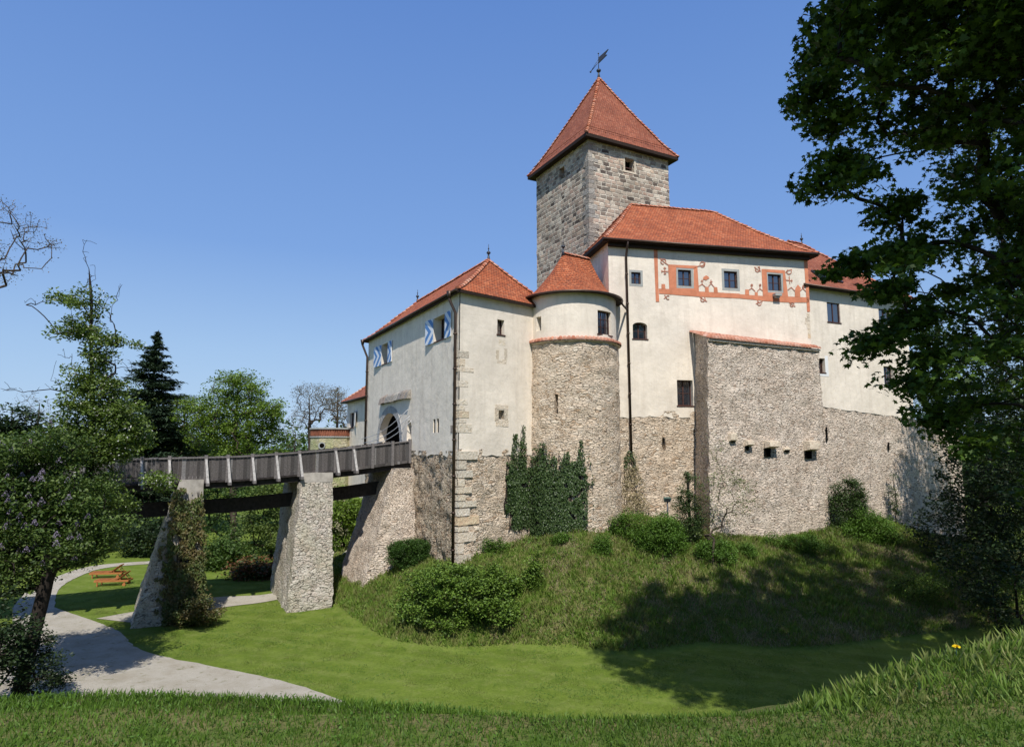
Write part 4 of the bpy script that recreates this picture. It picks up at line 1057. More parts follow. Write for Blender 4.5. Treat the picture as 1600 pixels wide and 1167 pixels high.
PATHS = []
def ribbon(name, Lp_, Rp_, mat, lift=.03, nseg=60, ncr=10, kind='structure'):
    def cat(P, t):
        n = len(P)-1; u = t*n; i = min(int(u), n-1); f = u-i
        p0, p1, p2, p3 = P[max(i-1, 0)], P[i], P[i+1], P[min(i+2, n)]
        return tuple(.5*((2*b)+(-a+c_)*f+(2*a-5*b+4*c_-d)*f*f+(-a+3*b-3*c_+d)*f**3) for a, b, c_, d in zip(p0, p1, p2, p3))
    PATHS.append(np.array([cat(Lp_, i/40) for i in range(41)]+[cat(Rp_, i/40) for i in range(40, -1, -1)]))
    mb = MB(); g = []
    for i in range(nseg+1):
        a = cat(Lp_, i/nseg); b = cat(Rp_, i/nseg); row = []
        for j in range(ncr+1):
            t = j/ncr; jt = .07*noise.noise(Vector((i*.9, 3*(j == 0), 0))) if j in (0, ncr) else 0
            x = a[0]+(b[0]-a[0])*t+jt; y = a[1]+(b[1]-a[1])*t+jt
            row.append(mb.vert((x, y, hz(x, y)+lift)))
        g.append(row)
    for i in range(nseg):
        for j in range(ncr): mb.face([g[i][j], g[i][j+1], g[i+1][j+1], g[i+1][j]], None, 0, True)
    return mb.build(name, M[mat], None, kind)
k = N('gravel', .95, .1); p = k.obj()
c = k.mix(k.ramp(k.noise(p, 60, 3, .7), [(.3, 0.), (.7, 1.)]), (.30, .27, .22), (.60, .56, .48))
c = k.mix(k.ramp(k.noise(p, .9, 4, .6), [(.42, 0.), (.66, .55)]), c, (.30, .26, .19))
c = k.mix(k.ramp(k.noise(p, 3, 5, .7), [(.58, 0.), (.68, .7)]), c, (.15, .16, .06))
M['gravel'] = k.out(c, k.bump(k.noise(p, 45, 3, .8), .03))
def on_path(x, y):
    r = np.zeros(x.shape, bool)
    for P_ in PATHS:
        c_ = np.zeros(x.shape, bool); j = len(P_)-1
        for i in range(len(P_)):
            a, b = P_[i], P_[j]
            if a[1] != b[1]: c_ ^= ((a[1] > y) != (b[1] > y)) & (x < (b[0]-a[0])*(y-a[1])/(b[1]-a[1])+a[0])
            j = i
        r |= c_
    return r
def G2(*q): return [tuple(gp(a, b, ZF).xy) for a, b in q]
# wide gravel path from the lower left under the bridge
ribbon('path', G2((-260, 1130), (-60, 1050), (15, 985), (20, 950), (40, 925)), G2((620, 1130), (450, 1066), (232, 1020), (180, 985), (88, 952)), 'gravel', .035, 60, 26)
ribbon('path', G2((30, 955), (62, 915), (110, 892), (160, 881), (240, 875), (330, 872)), G2((85, 955), (92, 920), (125, 899), (165, 886), (240, 879), (330, 875)), 'gravel', .028, 50, 4)
ribbon('path', G2((150, 968), (220, 955), (330, 935), (425, 928), (500, 905), (560, 880)), G2((215, 975), (260, 968), (345, 950), (430, 938), (515, 915), (572, 886)), 'gravel', .030, 50, 6)
# terrace ground inside the castle bailey is the mound top itself

# ------------------------------------------------------------------ bridge
BO = GLw.hit(643, 690)[0]; O = GLw.pt(BO, 0); bd = GLw.n.copy(); bk = GLd.copy()   # along the bridge away from the gate, and back across its width
BWd = 4.4
BrW = Wall(0, 0, 0); BrW.o = O.copy(); BrW.d = bd; BrW.n = -bk
def kpx(px, py=700): return BrW.hit(px, py)[0]
ctl = [(0, BrW.hit(641, 688)[1])] + [(kpx(a, b), BrW.hit(a, b)[1]) for a, b in ((551, 699), (470, 706), (380, 712.5), (266, 715), (200, 717))] + [(30, -.62)]
def ztop(kk):
    for (a, za), (b, zb) in zip(ctl[:-1], ctl[1:]):
        if kk <= b: return za+(zb-za)*(kk-a)/(b-a)
    return ctl[-1][1]
bridge = thing('wooden_bridge', 'weathered wooden footbridge with boarded sides leading across the moat to the castle gate', 'bridge', tuple(O+bd*10+bk*3+Vector((0, 0, ZF))))
KE = 30.0
def BP(kk, w_, z): p = O+bd*kk+bk*w_; return Vector((p.x, p.y, z))
posts = [kpx(x) for x in (640, 613, 582, 552, 524, 468, 432, 395, 357, 323, 266, 223)] ; kk = posts[-1]
while kk < KE-1.4: kk += 1.45; posts.append(kk)
HB = 1.28
def boardside(w_, out, nm):
    for i in range(len(posts)-1):
        a, b = posts[i]+.07, posts[i+1]-.07; mb = MB(); n = max(3, int((b-a)/.17))
        for q in range(n):
            u0, u1 = a+(b-a)*q/n+.006, a+(b-a)*(q+1)/n-.006; j = RS.uniform(-.012, .012); dz = RS.uniform(-.015, .015)
            mb.box8([BP(u0, w_+j, ztop(u0)-HB+dz), BP(u1, w_+j, ztop(u1)-HB+dz), BP(u1, w_+j+.03, ztop(u1)-HB+dz), BP(u0, w_+j+.03, ztop(u0)-HB+dz),
                     BP(u0, w_+j, ztop(u0)-.06), BP(u1, w_+j, ztop(u1)-.06), BP(u1, w_+j+.03, ztop(u1)-.06), BP(u0, w_+j+.03, ztop(u0)-.06)])
        mb.build(nm, M['rail_wood'], bridge)
boardside(0, -1, 'board_panel')
for i in range(len(posts)-1):   # cap rails
    for w_ in (0, BWd):
        a, b = posts[i], posts[i+1]; mb = MB()
        mb.box8([BP(a, w_-.09, ztop(a)-.07), BP(b, w_-.09, ztop(b)-.07), BP(b, w_+.12, ztop(b)-.07), BP(a, w_+.12, ztop(a)-.07), BP(a, w_-.09, ztop(a)), BP(b, w_-.09, ztop(b)), BP(b, w_+.12, ztop(b)), BP(a, w_+.12, ztop(a))])
        if w_ == 0: mb.build('handrail', M['post_wood'], bridge)
mb = MB()   # far side in one piece, it only shows as a dark band
for i in range(60):
    a, b = KE*i/60+.02, KE*(i+1)/60-.02
    mb.box8([BP(a, BWd, ztop(a)-HB), BP(b, BWd, ztop(b)-HB), BP(b, BWd+.05, ztop(b)-HB), BP(a, BWd+.05, ztop(a)-HB), BP(a, BWd, ztop(a)-.02), BP(b, BWd, ztop(b)-.02), BP(b, BWd+.05, ztop(b)-.02), BP(a, BWd+.05, ztop(a)-.02)])
mb.build('far_railing', M['rail_wood'], bridge)
for n_, a in enumerate(posts):
    z = ztop(a); mb = MB(); mb.box8([BP(a-.085, -.14, z-HB-.12), BP(a+.085, -.14, z-HB-.12), BP(a+.085, .05, z-HB-.12), BP(a-.085, .05, z-HB-.12), BP(a-.085, -.14, z+.1), BP(a+.085, -.14, z+.1), BP(a+.085, .05, z+.1), BP(a-.085, .05, z+.1)])
    mb.build('post', M['post_wood'], bridge)
    if n_ >= 3:   # leaning pale braces outside the boards
        mb = MB(); t0 = z-.12; t1 = z-HB-.1; x0, x1 = a, a-.12
        P = [BP(x1-.07, -.62, t1), BP(x1+.07, -.62, t1), BP(x1+.07, -.50, t1), BP(x1-.07, -.50, t1), BP(x0-.055, -.24, t0), BP(x0+.055, -.24, t0), BP(x0+.055, -.15, t0), BP(x0-.055, -.15, t0)]
        mb.box8(P); mb.build('brace', M['sunlit_wood'], bridge)
        mb = MB(); mb.box8([BP(x1-.08, -.66, t1-.16), BP(x1+.08, -.66, t1-.16), BP(x1+.08, .1, t1-.16), BP(x1-.08, .1, t1-.16), BP(x1-.08, -.66, t1), BP(x1+.08, -.66, t1), BP(x1+.08, .1, t1), BP(x1-.08, .1, t1)]); mb.build('crossbeam_end', M['post_wood'], bridge)
def beam(w0, w1, top, h, name, mat='beam_wood', k0=0.0, k1=KE, n=24):
    mb = MB()
    for i in range(n):
        a, b = k0+(k1-k0)*i/n, k0+(k1-k0)*(i+1)/n
        za, zb_ = ztop(a)-top, ztop(b)-top
        mb.box8([BP(a, w0, za-h), BP(b, w0, zb_-h), BP(b, w1, zb_-h), BP(a, w1, za-h), BP(a, w0, za), BP(b, w0, zb_), BP(b, w1, zb_), BP(a, w1, za)])
    mb.build(name, M[mat], bridge)
beam(-.1, BWd+.1, HB, .1, 'deck'); beam(.1, .4, HB+.1, .32, 'side_beam'); beam(BWd-.5, BWd-.2, HB+.1, .4, 'side_beam'); beam(BWd/2-.2, BWd/2+.2, HB+.1, .4, 'side_beam')
k3 = kpx(551)
beam(1.8, 2.25, HB+1.15, .78, 'lower_girder', k0=k3-2.5); 
beam(-.12, -.06, HB-.07, .16, 'fascia_board', 'rail_wood', 0, k3)
# cross bearers under the deck
for i in range(24):
    a = 1.2*i+.6; z = ztop(a)-HB-.1; mb = MB()
    mb.box8([BP(a-.1, .4, z-.25), BP(a+.1, .4, z-.25), BP(a+.1, BWd-.3, z-.25), BP(a-.1, BWd-.3, z-.25), BP(a-.1, .4, z), BP(a+.1, .4, z), BP(a+.1, BWd-.3, z), BP(a-.1, BWd-.3, z)]); mb.build('crossbeam', M['beam_wood'], bridge)

def pier(name, label, kL, kR, ztp, kLb, kRb, front, cap_h, mat='pier', w0=-.35, w1=5.6, zb=ZF-.3, ds=.22, capmat='concrete', step=0):
    o = thing('stone_pier', label, 'bridge pier', tuple(BP((kL+kR)/2, 1, zb)))
    # kL is the far (left in view) side, kR the side nearer the gate
    tf = [BP(kL, w0, 0), BP(kR, w0, 0), BP(kR, w1, 0), BP(kL, w1, 0)]
    bf = [BP(kLb, w0-front, 0), BP(kRb, w0-front, 0), BP(kRb, w1, 0), BP(kLb, w1, 0)]
    zt_ = ztp-cap_h
    def lerpz(z): k_ = (z-zb)/(ztp-zb); return [b.lerp(t, k_) for b, t in zip(bf, tf)]
    m4 = lerpz(zt_)
    for i, nm in ((0, 'front_face'), (3, 'left_face'), (1, 'right_face'), (2, 'rear_face')):
        j = (i+1) % 4; W = Face4(bf[i], bf[j], zb, m4[i], m4[j], zt_)
        put(o, W, nm, mat, 0, W.L, zb, zt_, ds=ds, dz=ds, jit=.1, uo=7*i)
        if cap_h > 0:
            W2 = Face4(m4[i], m4[j], zt_, tf[i], tf[j], ztp); 
            put(o, W2, 'concrete_cap', capmat, 0, W2.L, zt_, ztp, ds=.4, dz=.4, jit=.03)
    mb = MB(); mb.poly([p+Vector((0, 0, ztp)) for p in tf], [(0, 0), (1, 0), (1, 1), (0, 1)]); mb.build('top', M[capmat], o)
    return o, Face4(bf[0], bf[1], zb, m4[0], m4[1], zt_), Face4(bf[3], bf[0], zb, m4[3], m4[0], zt_)
k1a, k1b = kpx(281, 752), kpx(318, 752); k2a, k2b = kpx(471, 740), kpx(518, 740)
z1 = BrW.hit(300, 749)[1]; z2 = BrW.hit(495, 738)[1]
p1, p1F, p1L = pier('p', 'battered bridge pier wrapped in reddish ivy under a bare concrete top', k1a, k1b, z1, k1a+1.9, k1b-.05, .55, 1.0)
p2, p2F, p2L = pier('p', 'bare light grey rubble bridge pier, the one standing nearest the castle mound', k2a, k2b, z2, k2a+.75, k2b-.02, 1.0, .55)
# abutment against the gatehouse
k3a = 1.7; zz = BrW.hit(640, 731)[1]
ab = pier('p', 'wedge shaped masonry abutment built against the gatehouse wall under the bridge end', 1.25, -.1, zz, 3.3, -.1, .6, 0, 'rubble_grey', w0=-.55, w1=BWd, zb=-8.6)

# ------------------------------------------------------------------ loungers, lamp, post
def lounger(label, px, py, ang, grp):
    g_ = gp(px, py, ZF-.05); x, y = g_.x, g_.y; z = hz(x, y)
    o = thing('wooden_lounger', label, 'sun lounger', (x, y, z), grp)
    a = radians(ang); dx = Vector((cos(a), sin(a), 0)); dy = Vector((-sin(a), cos(a), 0)); up = Vector((0, 0, 1)); b = Vector((x, y, z)); ax = (dx, dy, up)
    mb = MB()
    for s_ in (-1, 1): mb.box(b+dy*.34*s_+up*.33, (2.1, .05, .11), 0, ax)
    for t in (-1.02, 0.2, 1.02): mb.box(b+dx*t+up*.33, (.05, .64, .09), 0, ax)
    mb.build('frame', M['teak'], o)
    mb = MB()
    for i in range(15): mb.box(b+dx*(-1.0+.085*i)+up*.40, (.065, .62, .025), 0, ax)
    mb.build('seat', M['teak'], o)
    th = radians(38); e1 = dx*cos(th)+up*sin(th); e3 = -dx*sin(th)+up*cos(th); mb = MB(); h0 = b+dx*.28+up*.40
    for i in range(9): mb.box(h0+e1*(.05+.085*i), (.065, .62, .025), 0, (e1, dy, e3))
    for s_ in (-1, 1): mb.box(h0+e1*.38+dy*.26*s_-e3*.03, (.78, .04, .04), 0, (e1, dy, e3))
    mb.build('backrest', M['teak'], o)
    mb = MB(); mb.box(h0+e1*.6-up*.2+dx*.08, (.04, .5, .04), 0, ax)
    for s_ in (-1, 1): mb.tube([h0+e1*.55+dy*.22*s_, h0+dx*.75-up*.06+dy*.22*s_], .018, 5)
    mb.build('back_support', M['teak'], o)
    for t in (-.85, .8):
        for s_ in (-1, 1):
            mb = MB()
            mb.box(b+dx*t+dy*.31*s_+up*.15, (.07, .06, .3), 0, ax)
            if t > 0: mb.tube([b+dx*t+dy*.36*s_+up*.1, b+dx*t+dy*.41*s_+up*.1], .1, 12, True)
            mb.build('leg', M['teak'], o)
lounger('orange brown wooden sun lounger on the lawn, the nearer one with its wheeled end lowest', 177, 915, 8, 'sun loungers on the lawn beyond the bridge')
lounger('orange brown wooden sun lounger, the one farther back with the higher backrest', 168, 902, 8, 'sun loungers on the lawn beyond the bridge')

lp = at(1043, 797, 37.6); zl_ = hz(lp.x, lp.y)
la = thing('garden_floodlight', 'small green box floodlight on a short post at the foot of the hall wall', 'floodlight', (lp.x, lp.y, zl_))
zt_ = at(1043, 778, 37.6).z
mb = MB(); mb.tube([(lp.x, lp.y, zl_), (lp.x, lp.y, zt_-.2)], .045, 8); mb.build('post', M['iron'], la)
M['green_metal'] = plain('green_metal', (.06, .12, .10), .5, .4)
mb = MB(); mb.box8([(lp.x-.16, lp.y-.1, zt_-.22), (lp.x+.16, lp.y-.1, zt_-.22), (lp.x+.16, lp.y+.14, zt_-.22), (lp.x-.16, lp.y+.14, zt_-.22), (lp.x-.22, lp.y-.16, zt_), (lp.x+.22, lp.y-.16, zt_), (lp.x+.2, lp.y+.16, zt_+.05), (lp.x-.2, lp.y+.16, zt_+.05)]); mb.build('lamp_head', M['green_metal'], la)
mb = MB(); mb.poly([(lp.x-.15, lp.y-.134, zt_-.18), (lp.x+.15, lp.y-.134, zt_-.18), (lp.x+.17, lp.y-.152, zt_-.03), (lp.x-.17, lp.y-.152, zt_-.03)]); mb.build('glass', M['glass'], la)
pp = at(1077, 780, 37.6); zt_ = at(1077, 737, 37.6).z
mb = MB(); z0 = hz(pp.x, pp.y)-.2; mb.box8([(pp.x-.07, pp.y-.07, z0), (pp.x+.07, pp.y-.07, z0), (pp.x+.07, pp.y+.07, z0), (pp.x-.07, pp.y+.07, z0), (pp.x-.12, pp.y-.06, zt_), (pp.x+.0, pp.y-.06, zt_), (pp.x+.0, pp.y+.06, zt_), (pp.x-.12, pp.y+.06, zt_-.05)])
tag(mb.build('wooden_post', M['beam_wood']), 'dark weathered wooden stake standing before the left corner of the stone buttress', 'post')
# ------------------------------------------------------------------ vegetation
TPL = {
 'leaf': (np.array([(0, -.5, 0), (.28, -.12, .05), (.26, .2, .05), (0, .55, -.05), (-.26, .2, .05), (-.28, -.12, .05)]), [[0, 1, 2, 3], [0, 3, 4, 5]]),
 'leaf4': (np.array([(0, -.5, 0), (.3, 0, .06), (0, .55, 0), (-.3, 0, .06)]), [[0, 1, 2, 3]]),
 'maple': (np.array([(0, -.45, 0), (.12, -.3, .02), (.48, -.34, -.05), (.3, -.05, .03), (.55, .22, -.07), (.2, .2, .03), (0, .62, -.08), (-.2, .2, .03), (-.55, .22, -.07), (-.3, -.05, .03), (-.48, -.34, -.05), (-.12, -.3, .02)]),
           [[0, 1, 2, 3, 4, 5, 6, 7, 8, 9, 10, 11]]),
 'blade': (np.array([(-.5, 0, 0), (.5, 0, 0), (.18, .62, .10), (0, 1.0, .34)]), [[0, 1, 2], [0, 2, 3]]),
 'needle': (np.array([(-.16, -.5, 0), (.16, -.5, 0), (.05, .5, 0), (-.05, .5, 0)]), [[0, 1, 2, 3]]),
}
def cloud_mesh(name, P, S, tpl, nrm=None, upb=.4, tang=None, parent=None, mat=None, width=None, rng=NR, kind=None):
    """scatter a leaf template at points P with sizes S; nrm/tang optional directions"""
    V, Fc = TPL[tpl]; n = len(P); P = np.asarray(P, float)
    if nrm is None:
        nrm = rng.normal(size=(n, 3)); nrm[:, 2] = np.abs(nrm[:, 2])+upb
    nrm = nrm/np.linalg.norm(nrm, axis=1, keepdims=True)
    t = rng.normal(size=(n, 3)) if tang is None else tang
    t = t-nrm*np.sum(t*nrm, 1, keepdims=True); t /= np.linalg.norm(t, axis=1, keepdims=True)+1e-9
    b = np.cross(t, nrm); S = np.broadcast_to(np.asarray(S, float), (n,)); W = S if width is None else np.broadcast_to(width, (n,))
    C = P[:, None, :] + b[:, None, :]*(V[None, :, 0:1]*W[:, None, None]) + t[:, None, :]*(V[None, :, 1:2]*S[:, None, None]) + nrm[:, None, :]*(V[None, :, 2:3]*S[:, None, None])
    o0 = rootloc(parent); C = C.reshape(-1, 3)-np.array([o0.x, o0.y, o0.z]); kv = len(V)
    fl = [len(f) for f in Fc]; fi = np.array([i for f in Fc for i in f]); off = (np.arange(n)*kv)[:, None]
    loops = (off+fi[None, :]).ravel(); starts = np.concatenate([[0], np.cumsum(fl)[:-1]]); per = sum(fl)
    ls = ((np.arange(n)*per)[:, None]+starts[None, :]).ravel()
    me = bpy.data.meshes.new(name); me.vertices.add(len(C)); me.vertices.foreach_set('co', C.ravel())
    me.loops.add(len(loops)); me.loops.foreach_set('vertex_index', loops); me.polygons.add(len(ls)); me.polygons.foreach_set('loop_start', ls)
    me.update(calc_edges=True)
    return link(name, me, mat, parent, kind)

def grow(trunk, targets, seed=1, wob=.12, tip=.012, grav=.0, bend=.25):
    """trunk: list of points; limbs reach each target from the nearest node. returns chains [(pts, radii)]"""
    rg = random.Random(seed); nodes = []; par = []; chains = []
    tr = []
    for i in range(len(trunk)-1):
        a, b = Vector(trunk[i]), Vector(trunk[i+1]); m = max(2, int((b-a).length/.5))
        for q in range(m): tr.append(a.lerp(b, q/m))
    tr.append(Vector(trunk[-1]))
    for i, p in enumerate(tr): nodes.append(p); par.append(i-1)
    chains.append(list(range(len(tr))))
    lo = max(1, int(len(tr)*.25)); arr = np.array([tuple(p) for p in nodes]); valid = np.ones(len(nodes), bool); valid[:lo] = False
    base = Vector(trunk[0]); T = sorted([Vector(t) for t in targets], key=lambda t: (t-tr[len(tr)//2]).length)
    buf = np.zeros((len(nodes)+len(T)*14+10, 3)); buf[:len(nodes)] = arr; vb = np.zeros(len(buf), bool); vb[:len(nodes)] = valid; cnt = len(nodes)
    for t in T:
        tv = np.array(tuple(t)); dd = buf[:cnt]-tv; d = np.linalg.norm(dd, axis=1); d = d+np.maximum(0, dd[:, 2])*.9; d[~vb[:cnt]] = 1e9
        j = int(np.argmin(d)); a = nodes[j]; L = (t-a).length
        if L < .05: continue
        m = max(2, min(12, int(L/.35))); ch = [j]; sd = Vector((rg.gauss(0, 1), rg.gauss(0, 1), rg.gauss(0, .6)))*L*wob*.5
        for q in range(1, m+1):
            f = q/m; p = a.lerp(t, f)+sd*sin(pi*f)*.7+Vector((0, 0, (bend-grav)*L*sin(pi*f)*.35))+Vector((rg.gauss(0, 1), rg.gauss(0, 1), rg.gauss(0, 1)))*.2*wob*(L**.5)*(1 if q < m else 0)
            nodes.append(p); par.append(ch[-1]); buf[cnt] = tuple(p); vb[cnt] = True; ch.append(cnt); cnt += 1
        chains.append(ch)
    load = np.zeros(cnt); kids = np.zeros(cnt)
    for i in range(1, cnt):
        kids[par[i]] += 1
    acc = np.where(kids == 0, 1.0, 0.0)
    for i in range(cnt-1, 0, -1): acc[par[i]] += acc[i]
    return nodes, par, chains, acc
def limbs(name, trunk, r0, targets, mat, parent, seed=1, n=6, tip=.012, expo=.48, wob=.12, bend=.25, minr=0.0):
    nodes, par, chains, acc = grow(trunk, targets, seed, wob, bend=bend)
    A = acc[0]; mb = MB()
    def rad(i): return max(tip, r0*(acc[i]/A)**expo)
    for ci, ch in enumerate(chains):
        rr = [rad(i) for i in ch]
        if ci: rr[0] = min(rr[0], rr[1]*1.25)
        if ci == 0:
            m = len(ch); rr = [max(r, r0*(1-.75*q/m)) if q < m-1 else r for q, r in enumerate(rr)]; rr[0] *= 1.35
        if max(rr) < minr: continue
        mb.tube([nodes[i] for i in ch], rr, n if ci == 0 or rr[0] > .08 else 4, False)
    return mb.build(name, M[mat], parent), nodes, acc
def ell(n, c, r, rng=NR, shell=.35, gap=.0, gs=2.0, seed=3):
    out = np.zeros((0, 3)); c = np.array(c, float); r = np.array(r, float)
    while len(out) < n:
        v = rng.normal(size=(n*2, 3)); v /= np.linalg.norm(v, axis=1, keepdims=True); rad_ = rng.random((n*2, 1))**(shell); p = v*rad_*r+c
        if gap > 0:
            q = vnoise(p[:, 0]+p[:, 2]*.6, p[:, 1]*.5+p[:, 2], gs, seed); p = p[q > -1+2*gap*.6]
        out = np.concatenate([out, p])
    return out[:n]
def leafpts(T, per, rad, flat=.55, rng=NR):
    T = np.asarray(T, float); n = len(T)*per
    v = rng.normal(size=(n, 3)); v *= np.minimum(1, 1.9/np.linalg.norm(v, axis=1, keepdims=True)); k_ = rng.uniform(.55, 1.3, len(T))
    return np.repeat(T, per, 0)+v*np.array([rad, rad, rad*flat])*np.repeat(k_, per)[:, None]

M['leaf_maple'] = leafmat('maple_leaves', [(.026, .055, .008), (.045, .088, .012), (.072, .135, .018), (.12, .20, .03)], .38)
M['leaf_pear'] = leafmat('pear_leaves', [(.07, .11, .018), (.10, .16, .025), (.14, .21, .035), (.19, .26, .07)], .35)
M['blossom'] = leafmat('white_blossom', [(.55, .56, .50), (.70, .70, .66)], .3)
M['lilac_leaf'] = leafmat('lilac_leaves', [(.040, .075, .014), (.065, .115, .022), (.10, .16, .032), (.15, .21, .05)], .35)
M['lilac'] = leafmat('lilac_blossom', [(.26, .20, .32), (.36, .29, .42), (.46, .40, .50)], .3)
M['spring'] = leafmat('spring_leaves', [(.10, .17, .022), (.14, .23, .030), (.18, .28, .042), (.23, .32, .06)], .4)
M['spring2'] = leafmat('pale_spring_leaves', [(.10, .15, .035), (.14, .20, .05), (.17, .22, .07)], .4)
M['bud'] = leafmat('reddish_buds', [(.16, .11, .07), (.20, .15, .09), (.14, .15, .06)], .3)
M['spruce'] = leafmat('spruce_needles', [(.018, .036, .018), (.030, .055, .026), (.044, .072, .036)], .1)
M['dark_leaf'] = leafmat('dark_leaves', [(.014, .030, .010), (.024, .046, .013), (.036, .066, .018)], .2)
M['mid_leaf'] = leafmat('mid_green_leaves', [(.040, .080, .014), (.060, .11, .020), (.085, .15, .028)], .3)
M['box'] = leafmat('boxwood_leaves', [(.030, .070, .012), (.050, .11, .018), (.075, .15, .025)], .25)
M['shrub'] = leafmat('yellow_green_leaves', [(.045, .085, .014), (.095, .17, .022), (.15, .25, .035), (.20, .30, .05)], .3)
M['ivy'] = leafmat('ivy_leaves', [(.025, .05, .016), (.045, .08, .022), (.07, .115, .035), (.10, .15, .05)], .15, .4)
M['ivy_red'] = leafmat('reddish_ivy_leaves', [(.05, .08, .02), (.085, .13, .03), (.12, .11, .04), (.13, .17, .045)], .2, .5, ((.20, .10, .05), 1.8, .42))
M['dry'] = island('dry_stems', [(.20, .16, .11), (.28, .22, .15), (.15, .12, .08)], .9)
M['grass'] = leafmat('rough_grass', [(.10, .175, .018), (.135, .23, .026), (.17, .27, .035), (.21, .28, .06)], .3, .6, ((.26, .21, .10), 2.2, .55))
M['grass_lush'] = leafmat('lush_grass', [(.06, .12, .012), (.09, .17, .017), (.125, .22, .024)], .35)
M['grass_lawn'] = leafmat('lawn_blades', [(.095, .16, .018), (.135, .205, .026), (.18, .24, .045)], .3, .6, ((.20, .20, .07), 1.3, .6))
M['straw'] = leafmat('straw_grass', [(.30, .25, .14), (.38, .32, .19), (.24, .20, .11)], .25)
M['ground_ivy'] = leafmat('low_weeds', [(.055, .12, .014), (.09, .18, .022), (.13, .24, .035)], .3)
M['redflower'] = leafmat('rusty_leaves', [(.13, .06, .02), (.17, .07, .03), (.06, .09, .02), (.05, .10, .02)], .2)

def broadleaf(name, label, cat, base, trunk, r0, T, per, rad, size, mat, bark='bark', tpl='leaf', group=None, seed=1, flat=.6, upb=.5, wob=.12, extra=None, tip=.012, twigs=None, expo=.48, bend=.25):
    o = thing(name, label, cat, tuple(base), group)
    TT = [tuple(t) for t in T]+([tuple(t) for t in twigs] if twigs is not None else [])
    limbs('trunk', trunk, r0, TT, bark, o, seed, tip=tip, wob=wob, expo=expo, bend=bend)
    P = leafpts(T, per, rad, flat); cloud_mesh('crown', P, NR.uniform(.7, 1.25, len(P))*size, tpl, upb=upb, parent=o, mat=M[mat])
    if extra:
        m2, per2, rad2, size2, frac = extra; idx_ = NR.random(len(T)) < frac; Q = leafpts(np.asarray(T)[idx_], per2, rad2, flat)
        cloud_mesh('blossom', Q, NR.uniform(.7, 1.2, len(Q))*size2, 'leaf4', upb=.3, parent=o, mat=M[m2])
    return o

# ---- big maple at the right edge, close to the camera
mtr = [(17.5, 17.0, -6.0), (17.2, 17.2, -2), (16.6, 17.4, 3), (16.0, 17.5, 8), (15.6, 17.5, 13.5)]
LB = [(-60, 1290), (0, 1278), (30, 1268), (80, 1258), (130, 1262), (170, 1255), (200, 1285), (250, 1282), (300, 1268), (318, 1290), (335, 1372), (355, 1380), (372, 1345), (400, 1310), (425, 1322), (450, 1345), (470, 1405), (500, 1352), (520, 1362), (560, 1425), (620, 1440), (680, 1462), (760, 1480), (900, 1500)]
def lb(y): return np.interp(y, [a for a, _ in LB], [b for _, b in LB])
def proj(P):
    P = np.asarray(P); f = P[:, 1]*cos(PITCH)+P[:, 2]*sin(PITCH); u = P[:, 2]*cos(PITCH)-P[:, 1]*sin(PITCH)
    return 800+F*P[:, 0]/f, 583.5-F*u/f
c_ = []
while len(c_) < 700:
    p = ell(400, (15.5, 17.0, 5.5), (8.4, 6.0, 9.5), shell=.42)
    X, Y = proj(p); q = .7*vnoise(X, Y, 62, 9)+.5*vnoise(X, Y, 27, 10)+np.clip((X-1480)/300, 0, .5)
    keep_ = (X > lb(Y)+14+NR.uniform(0, 22, len(X))) & (Y < 800) & (q > -.24) & (p[:, 2] > -4.4) & (p[:, 1] > 9)
    # sky window seen between the branches
    keep_ &= ~((X > 1440) & (X < 1500) & (Y > 395) & (Y < 450)) & ~((X < 1420) & (Y > 330) & (Y < 372))
    c_ += [tuple(v) for v in p[keep_]]
c_ = c_[:700]
u_ = np.concatenate([ell(2200, (11.7, 12.9, 12.6), (6.6, 5.0, 5.6), shell=.42), ell(900, (21, 19.5, 11), (6.5, 6, 6.5), shell=.42)]); u_ = u_[NR.permutation(len(u_))]; X, Y = proj(u_); u_ = u_[(Y < -30) | (X > lb(Y)+40)][:1250]; c_ += [tuple(v) for v in u_]  # unseen crown clumps above and beyond the frame, added to shade the slope
for (x, y, rx, ry_, n_, Y_) in ((1415, 390, 26, 14, 22, 16), (1345, 408, 26, 9, 14, 16), (1318, 425, 12, 10, 8, 16), (1385, 455, 26, 18, 20, 16), (1425, 500, 30, 30, 30, 16.5), (1372, 528, 22, 12, 14, 16), (1352, 545, 6, 8, 4, 16), (1438, 600, 20, 26, 18, 16.5), (1445, 560, 24, 20, 18, 16.5), (1470, 660, 24, 30, 24, 16.5), (1275, 150, 22, 24, 22, 15.5), (1300, 190, 26, 22, 20, 15.5), (1290, 90, 24, 22, 22, 15.5), (1300, 30, 26, 26, 24, 15), (1290, 290, 20, 20, 16, 16), (1310, 250, 22, 22, 18, 16), (1400, 330, 30, 16, 20, 16)):
    c_ += [tuple(v) for v in ell(max(2, int(n_*.38)), tuple(at(x, y, Y_)), (rx*Y_/F, .8, ry_*Y_/F), shell=.6)]
broadleaf('maple_tree', 'large dark maple tree filling the right edge of the view above the castle wing', 'tree', (17.5, 17, hz(17.5, 17)), [(17.8, 17, hz(17.8, 17)-.3)]+mtr, .46, c_, 84, .33, .165, 'leaf_maple', 'bark_dark', 'maple', flat=.5, upb=.55, seed=4, tip=.010, wob=.15, expo=.56)

